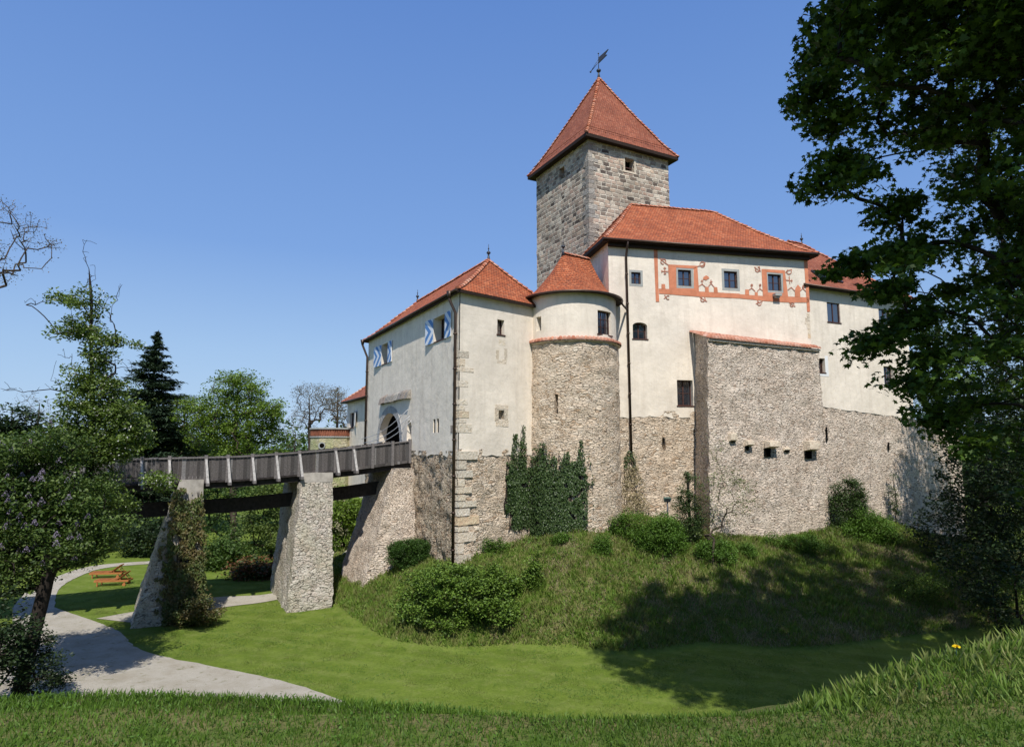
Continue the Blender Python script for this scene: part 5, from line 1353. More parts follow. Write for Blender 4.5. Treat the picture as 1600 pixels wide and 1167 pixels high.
# ---- conifers and trees beyond the bridge
def conifer(label, px, ptop, Y, rbase, zb, grp, mat='spruce', seed=2, tiers=40):
    t = at(px, ptop, Y); x, y, zt = t.x, t.y, t.z; o = thing('spruce_tree', label, 'tree', (x, y, zb), grp); rg = random.Random(seed)
    mb = MB(); mb.tube([(x, y, zb), (x, y, zt-.3)], [.35, .04], 7); P = []; Tn = []; Nn = []; mbl = MB()
    H_ = zt-zb
    for i in range(tiers):
        f0 = (i+.5)/tiers; nb = max(5, int(11*(1-f0)+5))
        for b in range(nb):
            f = min(.99, max(0, f0+rg.uniform(-.6, .6)/tiers*2.2)); z = zb+H_*(.12+.87*f); R_ = rbase*(1-f)**.8*(1+.22*noise.noise(Vector((f*9, b*.7, seed))))+.15
            a = rg.uniform(0, 2*pi); L = R_*rg.uniform(.5, 1.18); d = Vector((cos(a), sin(a), 0)); s0 = Vector((x, y, z+rg.uniform(-.2, .2)))
            pts = [s0+d*L*q/5+Vector((0, 0, -.28*L*(q/5)+.22*L*(q/5)**2.4)) for q in range(6)]
            mbl.tube(pts, [.05, .04, .035, .03, .02, .01], 3, False)
            for q in range(1, 6):
                m = int(9+L*6)
                for _ in range(m):
                    w_ = (.3+.6*(1-q/7))*min(L, 2.6)*.6
                    p = pts[q]+Vector((rg.gauss(0, w_*.5), rg.gauss(0, w_*.5), -abs(rg.gauss(0, .14))))
                    P.append(tuple(p)); dd = d+Vector((rg.gauss(0, .5), rg.gauss(0, .5), rg.gauss(-.1, .25))); Tn.append(tuple(dd)); Nn.append((rg.gauss(0, .5), rg.gauss(0, .5), 1))
    mb.v += []
    n0 = len(mb.v); mb.v += mbl.v; mb.f += [[i_+n0 for i_ in f_] for f_ in mbl.f]; mb.uv += mbl.uv; mb.mi += mbl.mi; mb.sm += mbl.sm
    mb.build('trunk', M['bark_dark'], o)
    cloud_mesh('crown', P, NR.uniform(.35, .7, len(P)), 'leaf4', nrm=np.array(Nn), tang=np.array(Tn), parent=o, mat=M[mat], width=NR.uniform(.16, .3, len(P)))
conifer('tall dark spruce standing beyond the bridge against the sky', 245, 515, 68, 6.0, -8.8, None, seed=5)
conifer('shorter dark spruce half hidden behind the flowering pear tree', 150, 630, 62, 3.2, -8.8, None, seed=8, tiers=26)

def crown_from_px(blobs, Y, n, ry=2.5, seed=1, shell=.5):
    """blobs: (px, py, rx_px, ry_px) ellipses at depth Y"""
    A = np.array([b[2]*b[3] for b in blobs], float); A /= A.sum(); out = []
    for (x, y, rx, ryp), f in zip(blobs, A):
        c = at(x, y, Y); k_ = Y/F
        out.append(ell(max(3, int(n*f)), tuple(c), (rx*k_, ry, ryp*k_), shell=shell))
    return np.concatenate(out)
def bgtree(name, label, px, Y, blobs, n, per, rad, size, mat, r0=.3, group=None, seed=1, ry=3, flat=.45, bark='bark', tpl='leaf4', trunk_top=None, zb=None, tip=.02, upb=.8, cat='tree', shell=.5, wob=.14, twigs=None, fork=None, expo=.48):
    zb = zb if zb is not None else hz(at(px, 700, Y).x, Y); b = at(px, 700, Y); b.z = zb
    T = crown_from_px(blobs, Y, n, ry, seed, shell)
    tt = trunk_top or (px, min(bb[1] for bb in blobs)+5)
    top = at(tt[0], tt[1], Y); mid = b.lerp(top, .5)+Vector((RS.uniform(-.3, .3), 0, 0))
    return broadleaf(name, label, cat, b, [b, b.lerp(mid, .5), mid, mid.lerp(top, .5), top], r0, T, per, rad, size, mat, bark, tpl, group, seed, flat, upb, wob, tip=tip, twigs=twigs, expo=expo)
bgtree('larch_tree', 'broad light green larch in fresh leaf rising behind the middle of the bridge', 372, 66, [(370, 622, 56, 40), (410, 655, 44, 34), (330, 655, 52, 34), (375, 690, 80, 34), (370, 600, 34, 24), (428, 640, 22, 18), (310, 640, 26, 20)], 520, 56, .50, .22, 'spring', r0=.35, seed=11, flat=.5, wob=.2, shell=.55)
bgtree('larch_tree', 'thin pale green larch between the dark spruce and the broad light green larch', 290, 70, [(285, 640, 34, 18), (280, 675, 46, 26), (300, 705, 44, 24), (270, 625, 18, 10)], 220, 34, .5, .22, 'spring2', r0=.22, seed=12, flat=.4, wob=.2)
bgtree('budding_tree', 'slender tree with reddish opening buds left of the annexe', 483, 72, [(500, 625, 42, 26), (478, 612, 22, 14), (525, 625, 22, 20), (480, 650, 26, 22)], 420, 12, .32, .13, 'bud', r0=.20, seed=13, tip=.012, flat=.8, shell=.4, expo=.68)
bgtree('budding_tree', 'dark trunked budding tree standing right beside the annexe roof', 528, 66, [(530, 640, 22, 26), (520, 610, 18, 10), (540, 665, 12, 16)], 170, 14, .30, .13, 'bud', r0=.2, seed=14, tip=.012, expo=.66)
bgtree('budding_tree', 'faint leafless young tree just above the bridge rail left of the bastion', 462, 80, [(460, 670, 20, 22), (455, 690, 22, 14)], 110, 5, .3, .11, 'bud', r0=.10, seed=15, tip=.011, expo=.7)
bgtree('bare_tree', 'pale bare tree rising behind the lilac near the left edge', 62, 62, [(62, 645, 26, 22), (55, 625, 16, 10), (75, 660, 20, 16)], 220, 4, .3, .10, 'bud', r0=.16, seed=16, tip=.011, expo=.7)
bgtree('evergreen_bush', 'dark evergreen mass at the left edge behind the lilac', 0, 50, [(-30, 690, 60, 60), (15, 670, 34, 40), (35, 710, 30, 34)], 120, 110, .55, .26, 'dark_leaf', r0=.3, seed=17, bark='bark_dark', trunk_top=(0, 690), cat='bush')
# green masses seen under the bridge
def bush(name, label, px, py, Y, rx, rz, mat, n=60, per=90, rad=.28, size=.15, ry=None, group=None, z=None, cat='bush', tpl='leaf4', up=.9, shell=.3, bark='bark_dark', r0=.06, grow_=True, extra=None):
    c = at(px, py, Y); zg = hz(c.x, c.y) if z is None else z; ry = ry or rx*.8
    c.z = max(c.z, zg+rz*.5); T = ell(n, tuple(c), (rx, ry, rz), shell=shell); T = T[T[:, 2] > zg+.08]
    o = thing(name, label, cat, (c.x, c.y, zg), group)
    tgt = T[::2] if grow_ else T[:6]
    limbs('stems', [(c.x, c.y, zg-.1), (c.x+.03, c.y, zg+.15*rz), (c.x, c.y, zg+.35*rz)], r0, [tuple(t) for t in tgt], bark, o, 3, n=5, tip=.007)
    P = leafpts(T, per, rad, .7); P[:, 2] = np.maximum(P[:, 2], zg+.03); cloud_mesh('foliage', P, NR.uniform(.7, 1.25, len(P))*size, tpl, upb=up, parent=o, mat=M[mat])
    if extra:
        Q = leafpts(T, extra[1], rad, .7); cloud_mesh('blossom', Q, NR.uniform(.7, 1.2, len(Q))*extra[2], 'leaf4', upb=.3, parent=o, mat=M[extra[0]])
    return o
def bushpx(name, label, x0, y0, x1, y1, mat, n, per=90, rad=.2, size=.1, dep=.8, cat='bush', tpl='leaf4', square=False, shell=.3, bark='bark_dark', wall_gap=0, Y=None, up=.9, r0=.05, flat=.7):
    g = gpx((x0+x1)/2, y1) if Y is None else at((x0+x1)/2, y1, Y); top = at((x0+x1)/2, y0, g.y+.3*dep); kx = g.y/F/1.02
    rx = (x1-x0)/2*kx; rz = (top.z-g.z)/2; c = Vector((g.x, g.y+dep*(x1-x0)/2*kx, g.z+rz)); ry = dep*rx
    T = ell(n*2, (0, 0, 0), (1, 1, 1), shell=shell)
    if square: T = NR.uniform(-1, 1, (n*3, 3)); T = T[(np.abs(T)**3.2).sum(1) < 1.0]; T = T*(1+.10*vnoise(T[:, 0]*2, T[:, 2]*2+T[:, 1], .5, 4))[:, None]
    T = T*np.array([rx-rad*.8, max(ry-rad*.5, .1), max(rz-rad*.5, .1)])+np.array(tuple(c)); h = height(T[:, 0], T[:, 1]); T = T[T[:, 2] > h-.1][:n]
    if not square:
        cc_ = np.array(tuple(c)); f_ = 1+.30*vnoise(T[:, 0]*1.0+T[:, 2], T[:, 1]+T[:, 2]*.7, .5*max(rx, .6), 5); T = cc_+(T-cc_)*f_[:, None]
        s_ = NR.random(len(T)) < .05; T[s_] = cc_+(T[s_]-cc_)*NR.uniform(1.1, 1.32, (s_.sum(), 1))
    h = height(T[:, 0], T[:, 1]); T[:, 2] = np.maximum(T[:, 2], h+.06)
    zg = hz(c.x, c.y); o = thing(name, label, cat, (c.x, c.y, zg))
    limbs('stems', [(c.x, c.y, zg-.2), (c.x+.02, c.y, zg+.1*rz), (c.x, c.y, zg+.4*rz)], r0, [tuple(t) for t in T[::3]], bark, o, 3, n=5, tip=.006)
    P = leafpts(T, per, rad, flat); h = height(P[:, 0], P[:, 1]); P[:, 2] = np.maximum(P[:, 2], h+.02); cloud_mesh('foliage', P, NR.uniform(.7, 1.25, len(P))*size, tpl, upb=up, parent=o, mat=M[mat])
    return o
G_ = 'bushes and trees in the park beyond the bridge'
bgs = [('light green tree seen through the middle bay of the bridge, foliage reaching its girder', 375, 800, 58, 4.0, 4.6, 'mid_leaf', 'tree'),
       ('round mid green tree seen through the bridge next to the bare stone pier', 425, 815, 54, 2.4, 3.6, 'spring2', 'tree'),
       ('low yellow green bush on the far slope, seen right of the bare stone pier', 538, 815, 50, 1.7, 2.6, 'spring', 'bush'),
       ('low bush with rusty reddish leaves behind the two bridge piers', 400, 895, 46, 1.7, .7, 'redflower', 'bush'),
       ('low dark green bush on the ground left of the rusty red one', 345, 878, 50, 2.2, 1.3, 'mid_leaf', 'bush'),
       ('dark rounded tree behind the lawn with the loungers', 175, 800, 62, 5.0, 5.5, 'dark_leaf', 'tree'),
       ('dark bush at the far lawn edge, left end behind the lilac', 60, 800, 60, 5.0, 5.5, 'dark_leaf', 'bush'),
       ('mid green tree showing above the bridge rail behind the pear', 230, 745, 75, 5.5, 6.0, 'mid_leaf', 'tree'),
       ('dense low green trees just above the bridge rail below the broad larch', 330, 740, 76, 7.0, 5.5, 'mid_leaf', 'tree'),
       ('dark bush under the bridge behind the ivy clad pier', 240, 850, 56, 2.6, 2.0, 'dark_leaf', 'bush'),
       ('bush above the far path in the gap between pear tree and bridge', 130, 855, 57, 2.2, 1.4, 'dark_leaf', 'bush')]
for i, (lab, px, py, Y, rx, rz, m_, ct) in enumerate(bgs):
    bush('park_tree' if ct == 'tree' else 'park_bush', lab, px, py, Y, rx, rz, m_, n=int(34+14*rx), per=110, rad=.45, size=.22, group=G_, cat=ct, r0=.12)
# far tree line closing the horizon
P = []; 
for i in range(5200):
    a = NR.uniform(-1.15, 1.15); d = NR.uniform(120, 190); x, y = sin(a)*d, cos(a)*d
    P.append((x, y, -8+abs(NR.normal())*4.0+NR.uniform(0, 3.2)*(1+.8*sin(a*37)+.5*sin(a*91))))
P = np.array(P); Pf = np.repeat(P, 16, 0)+NR.normal(size=(len(P)*16, 3))*np.array([1.6, 1.6, 1.0])
cloud_mesh('distant_woods', Pf, NR.uniform(.6, 1.2, len(Pf)), 'leaf4', upb=.5, mat=M['mid_leaf'], kind='stuff')

# ---- trees behind and right of the curtain wall
gR = 'trees beyond the right end of the castle wall'
for lab, px, Y, blobs, m_, sd in (
     ('tall airy tree just right of the castle wing, sky showing through its twigs', 1462, 60, [(1465, 560, 40, 60), (1475, 640, 45, 50), (1450, 500, 24, 40)], 'mid_leaf', 21),
     ('broad dark tree behind the stump of the curtain wall', 1530, 56, [(1530, 600, 50, 80), (1545, 700, 60, 60), (1520, 770, 50, 50)], 'dark_leaf', 22),
     ('dark tree at the far right behind the maple', 1600, 50, [(1600, 560, 60, 100), (1600, 700, 70, 80), (1590, 800, 60, 60)], 'dark_leaf', 23)):
    bgtree('park_tree', lab, px, Y, blobs, 170, 60, .55, .24, m_, r0=.3, seed=sd, group=gR, bark='bark_dark')
bgtree('park_tree', 'tall dark tree between maple and castle, only its left side in view', 1640, 37, [(1620, 380, 62, 76), (1640, 560, 95, 110), (1600, 470, 60, 70), (1620, 700, 80, 80), (1700, 480, 90, 110), (1660, 800, 80, 60)], 330, 90, .5, .2, 'dark_leaf', r0=.35, seed=24, group=gR, bark='bark_dark', ry=3.2)  # upper crown clumps added so their shadow falls on the wall stump
bush('evergreen_bush', 'dark spreading bush at the foot of the curtain wall stump', 1530, 850, 40, 4.0, 3.4, 'dark_leaf', n=110, per=100, rad=.4, size=.2, ry=3)
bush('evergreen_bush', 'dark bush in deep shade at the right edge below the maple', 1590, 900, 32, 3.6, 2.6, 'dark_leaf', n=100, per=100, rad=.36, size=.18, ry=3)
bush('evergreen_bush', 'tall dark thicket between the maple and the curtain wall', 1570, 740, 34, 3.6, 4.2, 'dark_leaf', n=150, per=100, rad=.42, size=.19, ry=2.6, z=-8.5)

# ---- left group: flowering pear, lilac, leaning trunk
Yp = 27.5
pb = gp(30, 1075); pT = []
for (x, y, rx, ry_, n_) in ((140, 485, 9, 36, 14), (112, 468, 26, 8, 9), (138, 520, 20, 22, 16), (180, 535, 26, 10, 10), (114, 520, 18, 12, 9), (146, 560, 20, 24, 18), (138, 595, 26, 26, 30), (170, 600, 18, 20, 14), (145, 635, 40, 34, 60), (190, 655, 40, 32, 54), (120, 680, 40, 34, 46), (200, 685, 30, 24, 34), (160, 705, 44, 34, 60), (245, 752, 26, 12, 12), (130, 760, 60, 30, 50), (175, 785, 30, 20, 22)):
    pT.append(ell(n_, tuple(at(x, y, Yp)), (rx*Yp/F, 1.3, ry_*Yp/F), shell=.6))
pT = np.concatenate(pT)
tw = []
for (x, y) in ((136, 375), (139, 395), (141, 415), (144, 430), (138, 445), (185, 447), (180, 462), (175, 478), (168, 495), (70, 466), (85, 464), (98, 455), (38, 470), (55, 470), (10, 610), (30, 606), (52, 612), (70, 600), (85, 590), (95, 600), (160, 565), (175, 575), (190, 565), (200, 575), (155, 545), (108, 560), (98, 548)):
    tw.append(tuple(at(x, y, Yp+RS.uniform(-.6, .6))))
    for _ in range(3): tw.append(tuple(at(x+RS.gauss(0, 7), y+RS.gauss(3, 6), Yp+RS.uniform(-.7, .7))))
ptr = [pb+Vector((0, 0, -.3)), at(62, 940, 27), at(100, 850, 27), at(140, 740, Yp), at(146, 640, Yp), at(142, 540, Yp), at(143, 470, Yp), at(139, 420, Yp)]
broadleaf('pear_tree', 'tall thin pear tree with white blossom and bare upper twigs left of the bridge', 'tree', pb, ptr, .17, pT, 74, .28, .12, 'leaf_pear', 'bark_dark', 'leaf', extra=('blossom', 12, .24, .085, .75), seed=31, twigs=tw, wob=.06, tip=.008, expo=.6, upb=.5)
# spurs on the bare twigs
Yl = 24.6
lT = []
for (x, y, rx, ry_, n_) in ((40, 740, 60, 60, 110), (100, 790, 70, 60, 130), (30, 830, 60, 50, 80), (125, 850, 46, 34, 50), (150, 830, 34, 30, 24), (-20, 780, 60, 90, 80), (85, 700, 46, 30, 40), (20, 890, 50, 36, 60), (60, 880, 40, 22, 24)):
    lT.append(ell(n_, tuple(at(x, y, Yl)), (rx*Yl/F, 2.1, ry_*Yl/F), shell=.5))
lT = np.concatenate(lT)
lbp = gp(20, 1110)
broadleaf('lilac_bush', 'big dark lilac with scattered purple flower panicles at the left edge', 'bush', lbp, [lbp+Vector((0, 0, -.3)), at(55, 980, Yl), at(75, 900, Yl), at(70, 820, Yl), at(50, 740, Yl)], .24, lT, 84, .27, .115, 'lilac_leaf', 'bark_dark', 'leaf', seed=33, tip=.012, upb=.5)
fl = lT[NR.random(len(lT)) < .34]; fl = fl[fl[:, 1] < Yl+.4]
o_ = [o for o in bpy.data.objects if o.name == 'lilac_bush'][0]
Q = []; 
for c in fl:
    x, y = c[0]+NR.normal()*.1, c[1]-NR.uniform(.3, .9)
    for q in range(56):
        f = NR.random(); a = NR.uniform(0, 6.28); r_ = .10*(1-f)+.015; Q.append((x+cos(a)*r_, y+sin(a)*r_, c[2]+.2+f*.20))
cloud_mesh('flower_panicles', np.array(Q), NR.uniform(.035, .05, len(Q)), 'leaf4', upb=.1, parent=o_, mat=M['lilac'])
# bare twigs hanging in from a tree outside the left edge
bt = []
for (x, y, n_, sx, sy) in ((5, 320, 8, 14, 8), (20, 328, 6, 12, 6), (10, 355, 9, 14, 10), (35, 355, 10, 20, 10), (58, 372, 12, 16, 10), (75, 385, 8, 10, 8), (15, 385, 6, 18, 8), (20, 410, 9, 18, 8), (40, 418, 6, 16, 6), (12, 432, 10, 14, 8), (-30, 380, 30, 30, 50), (30, 345, 12, 26, 10), (45, 380, 14, 26, 8)):
    for _ in range(n_): bt.append(tuple(at(x+RS.gauss(0, sx), y+RS.gauss(0, sy), 20+RS.uniform(-.8, .8))))
bb_ = at(-330, 700, 20); bb_.z = hz(bb_.x, bb_.y)
broadleaf('bare_tree', 'nearly leafless twigs reaching in from the upper left edge of the view', 'tree', bb_, [bb_-Vector((0, 0, .3)), at(-300, 650, 20), at(-230, 480, 20), at(-120, 400, 20), at(-30, 362, 20)], .08, bt, 12, .14, .05, 'bud', 'bark', 'leaf4', seed=35, tip=.004, wob=.05, expo=.6, bend=0)
# dark undergrowth in the lower left corner
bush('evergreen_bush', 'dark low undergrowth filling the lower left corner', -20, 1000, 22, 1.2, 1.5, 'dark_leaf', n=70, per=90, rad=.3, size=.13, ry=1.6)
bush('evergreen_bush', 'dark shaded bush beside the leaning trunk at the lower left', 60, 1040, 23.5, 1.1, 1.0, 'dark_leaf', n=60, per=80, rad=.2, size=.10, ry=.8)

# ---- shrubs on the mound
bushpx('boxwood_hedge', 'clipped flat topped box hedge at the foot of the gatehouse', 600, 845, 692, 890, 'box', 420, 100, .12, .07, .35, 'hedge', square=True, shell=.2, flat=.9)
bushpx('boxwood_bush', 'clipped round box bush by the gatehouse corner, below the ivy', 757, 802, 818, 842, 'box', 260, 110, .12, .07, .5, shell=.2, flat=.9)
bushpx('spindle_shrub', 'large yellow green shrub spreading over the grassy mound', 622, 888, 818, 1008, 'shrub', 330, 62, .19, .12, .7, tpl='leaf', shell=.25)
bushpx('spindle_shrub', 'small yellow green shrub just above and right of the large one', 788, 898, 822, 942, 'shrub', 34, 60, .14, .11, .9, tpl='leaf')
bushpx('spindle_shrub', 'small upright yellow green shrub on the slope, highest of the three', 816, 868, 854, 928, 'shrub', 42, 60, .15, .11, .8, tpl='leaf')
bushpx('bramble_bush', 'tangled green bramble below the green floodlight', 990, 803, 1090, 880, 'ground_ivy', 150, 110, .22, .09, .6)
bushpx('bramble_bush', 'green bramble patch at the top of the bank left of the tangled one', 950, 800, 1010, 850, 'ground_ivy', 60, 80, .18, .08, .6)
bushpx('bramble_bush', 'dark leafy bush at the left corner of the stone buttress', 1056, 745, 1108, 870, 'ivy', 110, 100, .2, .085, .35, Y=36.4)
bushpx('bramble_bush', 'low leafy growth at the foot of the elder', 1085, 840, 1165, 890, 'ground_ivy', 80, 90, .2, .085, .6)
bushpx('bramble_bush', 'leafy growth along the foot of the stone buttress at its right end', 1200, 832, 1310, 872, 'ground_ivy', 110, 90, .2, .085, .4)
bushpx('bramble_bush', 'ivy covered bank rising against the curtain wall right of the buttress', 1298, 742, 1372, 850, 'ivy', 200, 110, .24, .10, .35, Y=41.6)
bushpx('bramble_bush', 'brownish green tangle lower on the bank beside the shaded wall', 1330, 800, 1425, 905, 'ground_ivy', 170, 90, .26, .10, .6, Y=40.2)
bushpx('bramble_bush', 'low weeds in the light patch between the two deep shadows', 1400, 900, 1520, 960, 'shrub', 90, 80, .25, .08, .8)
bushpx('bramble_bush', 'narrow upright ivy strand on the curtain wall', 1393, 745, 1414, 830, 'ivy', 30, 70, .14, .08, .4, Y=45.3)
for (x0, y0, x1, y1, l_) in ((920, 835, 965, 872, 'low green weeds near the top of the mound below the round tower'), (860, 835, 900, 858, 'low green weeds at the round tower foot right of the brown bush'), (740, 838, 790, 872, 'low dark weeds between the box bush and the corner downpipe'), (1140, 850, 1200, 880, 'weeds against the buttress foot right of the elder')):
    bushpx('weed_clump', l_, x0, y0, x1, y1, 'ground_ivy', 34, 80, .16, .08, .7, cat='weeds', r0=.02)
# sparse elder in front of the buttress
eT = []
for (x, y, rx, ry_, n_) in ((1130, 745, 30, 34, 34), (1160, 760, 24, 24, 24), (1120, 700, 16, 24, 10), (1165, 790, 24, 16, 18), (1100, 770, 18, 30, 20), (1135, 800, 28, 24, 26), (1110, 830, 24, 20, 24)):
    eT.append(ell(n_, tuple(at(x, y, 36.3)), (rx*36.3/F, .5, ry_*36.3/F), shell=.6))
eT = np.concatenate(eT); eb = gpx(1115, 885)
broadleaf('elder_bush', 'leggy elder shrub with thin bare stems in front of the stone buttress', 'bush', eb, [eb-Vector((0, 0, .2)), eb+Vector((0, .1, .6)), eb+Vector((.15, .2, 1.4))], .06, eT, 11, .2, .085, 'spring2', 'bark', 'leaf', seed=41, tip=.007, wob=.07, expo=.7)

# ---- climbing plants
def climber(name, label, W, rects, n, size, mat, thick=.12, base=None, stems=True, cat='climbing plant', stemmat='bark_dark', dens=None, nrmj=.6):
    b = W.pt(*base); o = thing(name, label, cat, tuple(b)); P = []; A = np.array([(r[2]-r[0])*(r[3]-r[1]) for r in rects], float); A /= A.sum(); NN_ = []
    for (x0, y0, x1, y1), f in zip(rects, A):
        for _ in range(int(n*f)):
            x, y = RS.uniform(x0, x1), RS.uniform(y0, y1)
            ed = min(x-x0, x1-x)/(x1-x0); ty = (y-y0)/(y1-y0); by = (y1-y)/(y1-y0)
            if (x1-x0 > 60 or x0 in (786, 788)) and min(ed*3.2, ty*2.6, by*7) < .38+.75*noise.noise(Vector((x*.13, y*.10, 9))) : continue
            # taper toward the top
            full = (x1-x0 > 60 or x0 in (786, 788)); tt = (y-y0)/(y1-y0); xm = (x0+x1)/2
            if not full: x = xm+(x-xm)*((.35 if x1-x0 < 60 else .8)+(.65 if x1-x0 < 60 else .2)*min(1, tt*3.2+.25*noise.noise(Vector((x*.1, y*.05, 4))))); 
            if noise.noise(Vector((x*.06, y*.06, 2))) < -.38: continue
            s_, z_ = W.hit(x, y); d_ = .04+thick*RS.random()**1.2+.1*max(0, noise.noise(Vector((x*.08, y*.08, 7))))
            P.append(tuple(W.pt(s_, z_, d_))); nn = (W.pt(s_, z_, 1)-W.pt(s_, z_, 0)); NN_.append((nn.x+RS.gauss(0, nrmj), nn.y+RS.gauss(0, nrmj), nn.z+.35+RS.gauss(0, nrmj*.7)))
    T_ = np.tile(np.array([[0, 0, -1.]]), (len(P), 1))+NR.normal(size=(len(P), 3))*.5
    cloud_mesh('leaves', np.array(P), NR.uniform(.7, 1.25, len(P))*size, 'leaf', nrm=np.array(NN_), tang=T_, parent=o, mat=M[mat])
    mb = MB()
    for (x0, y0, x1, y1) in rects:
        for q in range(3):
            xs = RS.uniform(x0, x1); xm = (x0+x1)/2; pts = []
            for t in range(8):
                yy = y1+(y0-y1)*t/7; xx = xm+(xs-xm)*(1-t/8)+RS.uniform(-3, 3); s_, z_ = W.hit(xx, yy); pts.append(W.pt(s_, z_, .05))
            mb.tube(pts, [.03-.003*t for t in range(8)], 4, False)
    mb.build('stems', M[stemmat], o)
    return o
cb = Ts.hit(870, 830)
climber('ivy', 'dense dark ivy climbing the lower part of the round tower', Ts, [(822, 700, 860, 840), (838, 692, 862, 780), (846, 715, 900, 832), (876, 706, 896, 830), (880, 720, 918, 828), (902, 688, 913, 770), (816, 706, 924, 842), (814, 716, 926, 844), (816, 712, 924, 842), (812, 730, 928, 846)], 26000, .10, 'ivy', .2, (cb[0], cb[1]))
cb = GR.hit(805, 810)
climber('ivy', 'pointed ivy shoots climbing the gatehouse wall beside the round tower', GR, [(788, 712, 800, 800), (786, 740, 812, 806), (796, 678, 812, 800), (806, 690, 822, 812), (812, 664, 820, 760), (800, 740, 826, 818), (786, 715, 836, 828), (788, 725, 836, 830), (786, 720, 836, 826)], 12500, .095, 'ivy', .16, (cb[0], cb[1]))
cb = H.hit(985, 800)
climber('dry_creeper', 'half dead brown creeper around the foot of the hall downpipe', H, [(974, 706, 996, 760), (970, 730, 1006, 802), (972, 770, 1014, 812)], 1500, .085, 'straw', .22, (cb[0], cb[1]), stemmat='dry')
climber('dry_creeper', 'green tip of creeper at the top of the brown one on the hall downpipe', H, [(974, 704, 993, 732)], 260, .09, 'ivy', .2, (cb[0], cb[1]))
kz = ZF
cF = p1F.hit(295, 960)
def clipface(W, xs): pass
climber('ivy', 'reddish green ivy covering the front of the bridge pier with the concrete top', p1F, [(272, 762, 300, 975), (255, 785, 326, 975), (250, 820, 326, 980), (300, 768, 322, 900), (262, 765, 292, 900), (240, 870, 330, 985), (245, 820, 326, 985), (262, 770, 322, 960), (240, 850, 332, 988)], 24000, .115, 'ivy_red', .38, (cF[0], cF[1]), nrmj=.8)
bushpx('ivy_undergrowth', 'dark undergrowth at the foot of the ivy clad pier', 245, 935, 328, 985, 'ivy_red', 60, 90, .2, .11, .5, cat='climbing plant')
bushpx('dry_bush', 'brownish twiggy bush in front of the ivy at the round tower foot', 828, 772, 885, 836, 'bud', 110, 40, .18, .07, .5, bark='dry')

# ---- grass
def scatter(n, poly_px=None, xr=None, yr=None, cond=None):
    x = NR.uniform(*xr, n); y = NR.uniform(*yr, n); z, zo = height(x, y, True); m = cond(x, y, z, zo); return np.stack([x, y, z], -1)[m]
def blades(name, P, h, w_, mat, lean=.35, label=None):
    n = len(P); t = NR.normal(size=(n, 3))*lean; t[:, 2] = 1; nr = NR.normal(size=(n, 3)); nr[:, 2] = .05
    o = cloud_mesh(name, P-np.array([0, 0, .02]), h, 'blade', nrm=nr, tang=t, mat=mat, width=w_, kind='stuff'); return o
def vis(x, y, z, zo):
    f = y*cos(PITCH)+z*sin(PITCH); return (np.abs(x) < f*.84)
P = scatter(430000, xr=(-13, 34), yr=(24, 48), cond=lambda x, y, z, zo: vis(x, y, z, zo) & (zo > .25) & (y > 20) & (z > ZF+.05))
q = .6*vnoise(P[:, 0], P[:, 1], 2.6, 7)+.8*vnoise(P[:, 0], P[:, 1], .55, 8)+.35*NR.normal(size=len(P))+np.where(P[:, 0] < -1.0, -1.2, -.08)
blades('mound_grass', P[q < .18], NR.uniform(.12, .34, (q < .18).sum()), .024, M['grass'], .4)
m = (q >= .18) | (NR.random(len(q)) < .05)
blades('dry_grass', P[m], NR.uniform(.10, .28, m.sum()), .02, M['straw'], .75)
m2 = NR.random(len(q)) < .42; m2 &= vnoise(P[:, 0], P[:, 1], 1.1, 12)+.6*vnoise(P[:, 0], P[:, 1], .4, 13) > .12
Pw = P[m2].copy(); Pw[:, 2] += NR.uniform(.02, .22, len(Pw)); cloud_mesh('ground_cover', Pw, NR.uniform(.05, .12, len(Pw)), 'leaf', upb=1.2, mat=M['ground_ivy'], kind='stuff')
P = scatter(620000, xr=(-27, 24), yr=(22, 45), cond=lambda x, y, z, zo: vis(x, y, z, zo) & (zo < .3))
jx = NR.normal(size=(len(P), 2))*.11; P = P[~on_path(P[:, 0]+jx[:, 0], P[:, 1]+jx[:, 1])]
hh = NR.uniform(.025, .06, len(P))*(1+.6*vnoise(P[:, 0], P[:, 1], .8, 14))
blades('lawn_grass', P, hh, .022, M['grass_lawn'], .7)
m = (vnoise(P[:, 0], P[:, 1], .9, 15)+.5*vnoise(P[:, 0], P[:, 1], .3, 16) > .35) & (NR.random(len(P)) < .3); Pc = P[m].copy(); Pc[:, 2] += .03
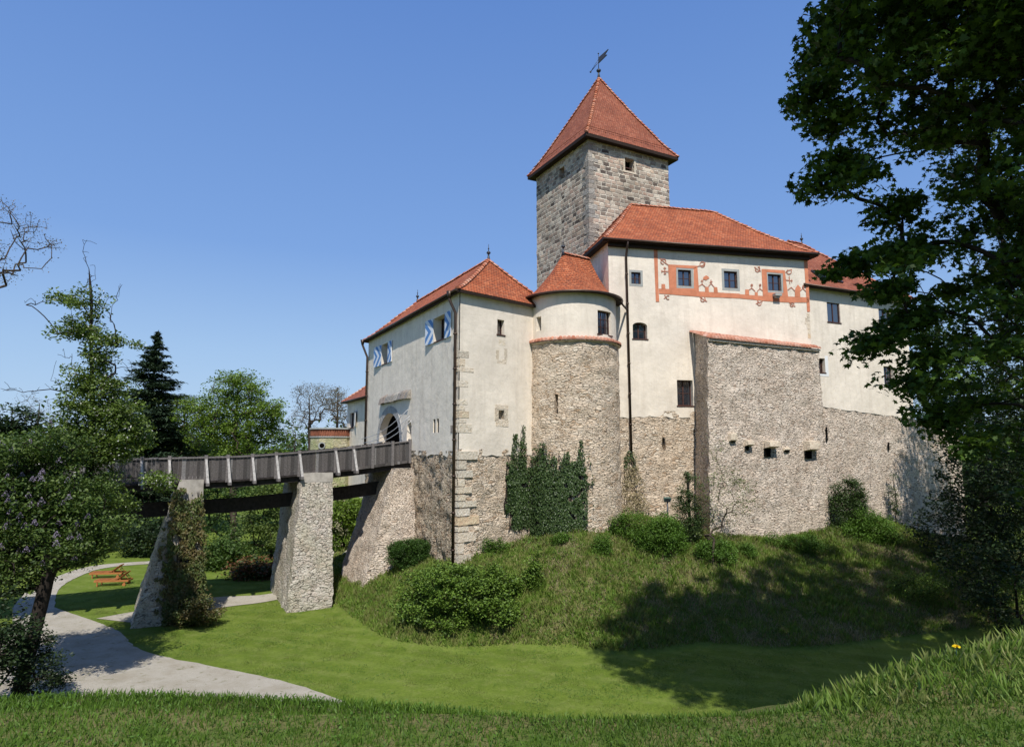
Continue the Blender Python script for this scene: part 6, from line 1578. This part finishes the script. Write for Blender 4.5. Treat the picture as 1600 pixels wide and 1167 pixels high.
cloud_mesh('clover', Pc, NR.uniform(.03, .06, len(Pc)), 'leaf4', upb=1.5, mat=M['ground_ivy'], kind='stuff')
Pt = scatter(5200, xr=(-13, 30), yr=(26, 46), cond=lambda x, y, z, zo: vis(x, y, z, zo) & (zo > .5) & (vnoise(x, y, 1.6, 21)+.5*vnoise(x, y, .5, 22) > .1))
Pt = np.repeat(Pt, 16, 0); Pt[:, :2] += NR.normal(size=(len(Pt), 2))*.09; Pt[:, 2] = height(Pt[:, 0], Pt[:, 1])
blades('grass_tufts', Pt, NR.uniform(.22, .5, len(Pt)), .02, M['grass'], .45)
# bank at the photographer
P = scatter(230000, xr=(-5, 7), yr=(3.2, 7.2), cond=lambda x, y, z, zo: (zo > .4) & (np.abs(x) < y*.9))
blades('bank_grass', P, NR.uniform(.02, .075, len(P)), .0045, M['grass_lush'], .7)
P = scatter(16000, xr=(-5, 7), yr=(3.2, 7.2), cond=lambda x, y, z, zo: (zo > .4) & (vnoise(x, y, .25, 3) > .1)); P[:, 2] += NR.uniform(.01, .04, len(P))
cloud_mesh('bank_weeds', P, NR.uniform(.012, .03, len(P)), 'leaf', upb=1.2, mat=M['ground_ivy'], kind='stuff')
P = scatter(5200, xr=(2.0, 7), yr=(4.4, 7.0), cond=lambda x, y, z, zo: (zo > .4) & (x > y*.42))
blades('tall_bank_grass', P, NR.uniform(.08, .17, len(P)), .006, M['grass'], .6)
d0 = at(1496, 1042, 5.3); zg = hz(d0.x, d0.y)
dn = thing('dandelion', 'single yellow dandelion flower in the grass at the lower right', 'flower', (d0.x, d0.y, zg)); d0.z = max(d0.z, zg+.08)
mb = MB(); mb.tube([(d0.x, d0.y, zg), tuple(d0)], .003, 5); mb.build('stem', M['green_metal'], dn)
M['yellow'] = plain('dandelion_yellow', (.85, .60, .02), .7, .1, .1)
Q = np.array([tuple(d0)]*70)+NR.normal(size=(70, 3))*np.array([.009, .009, .004]); cloud_mesh('flower_head', Q, .022, 'leaf4', upb=.8, parent=dn, mat=M['yellow'])
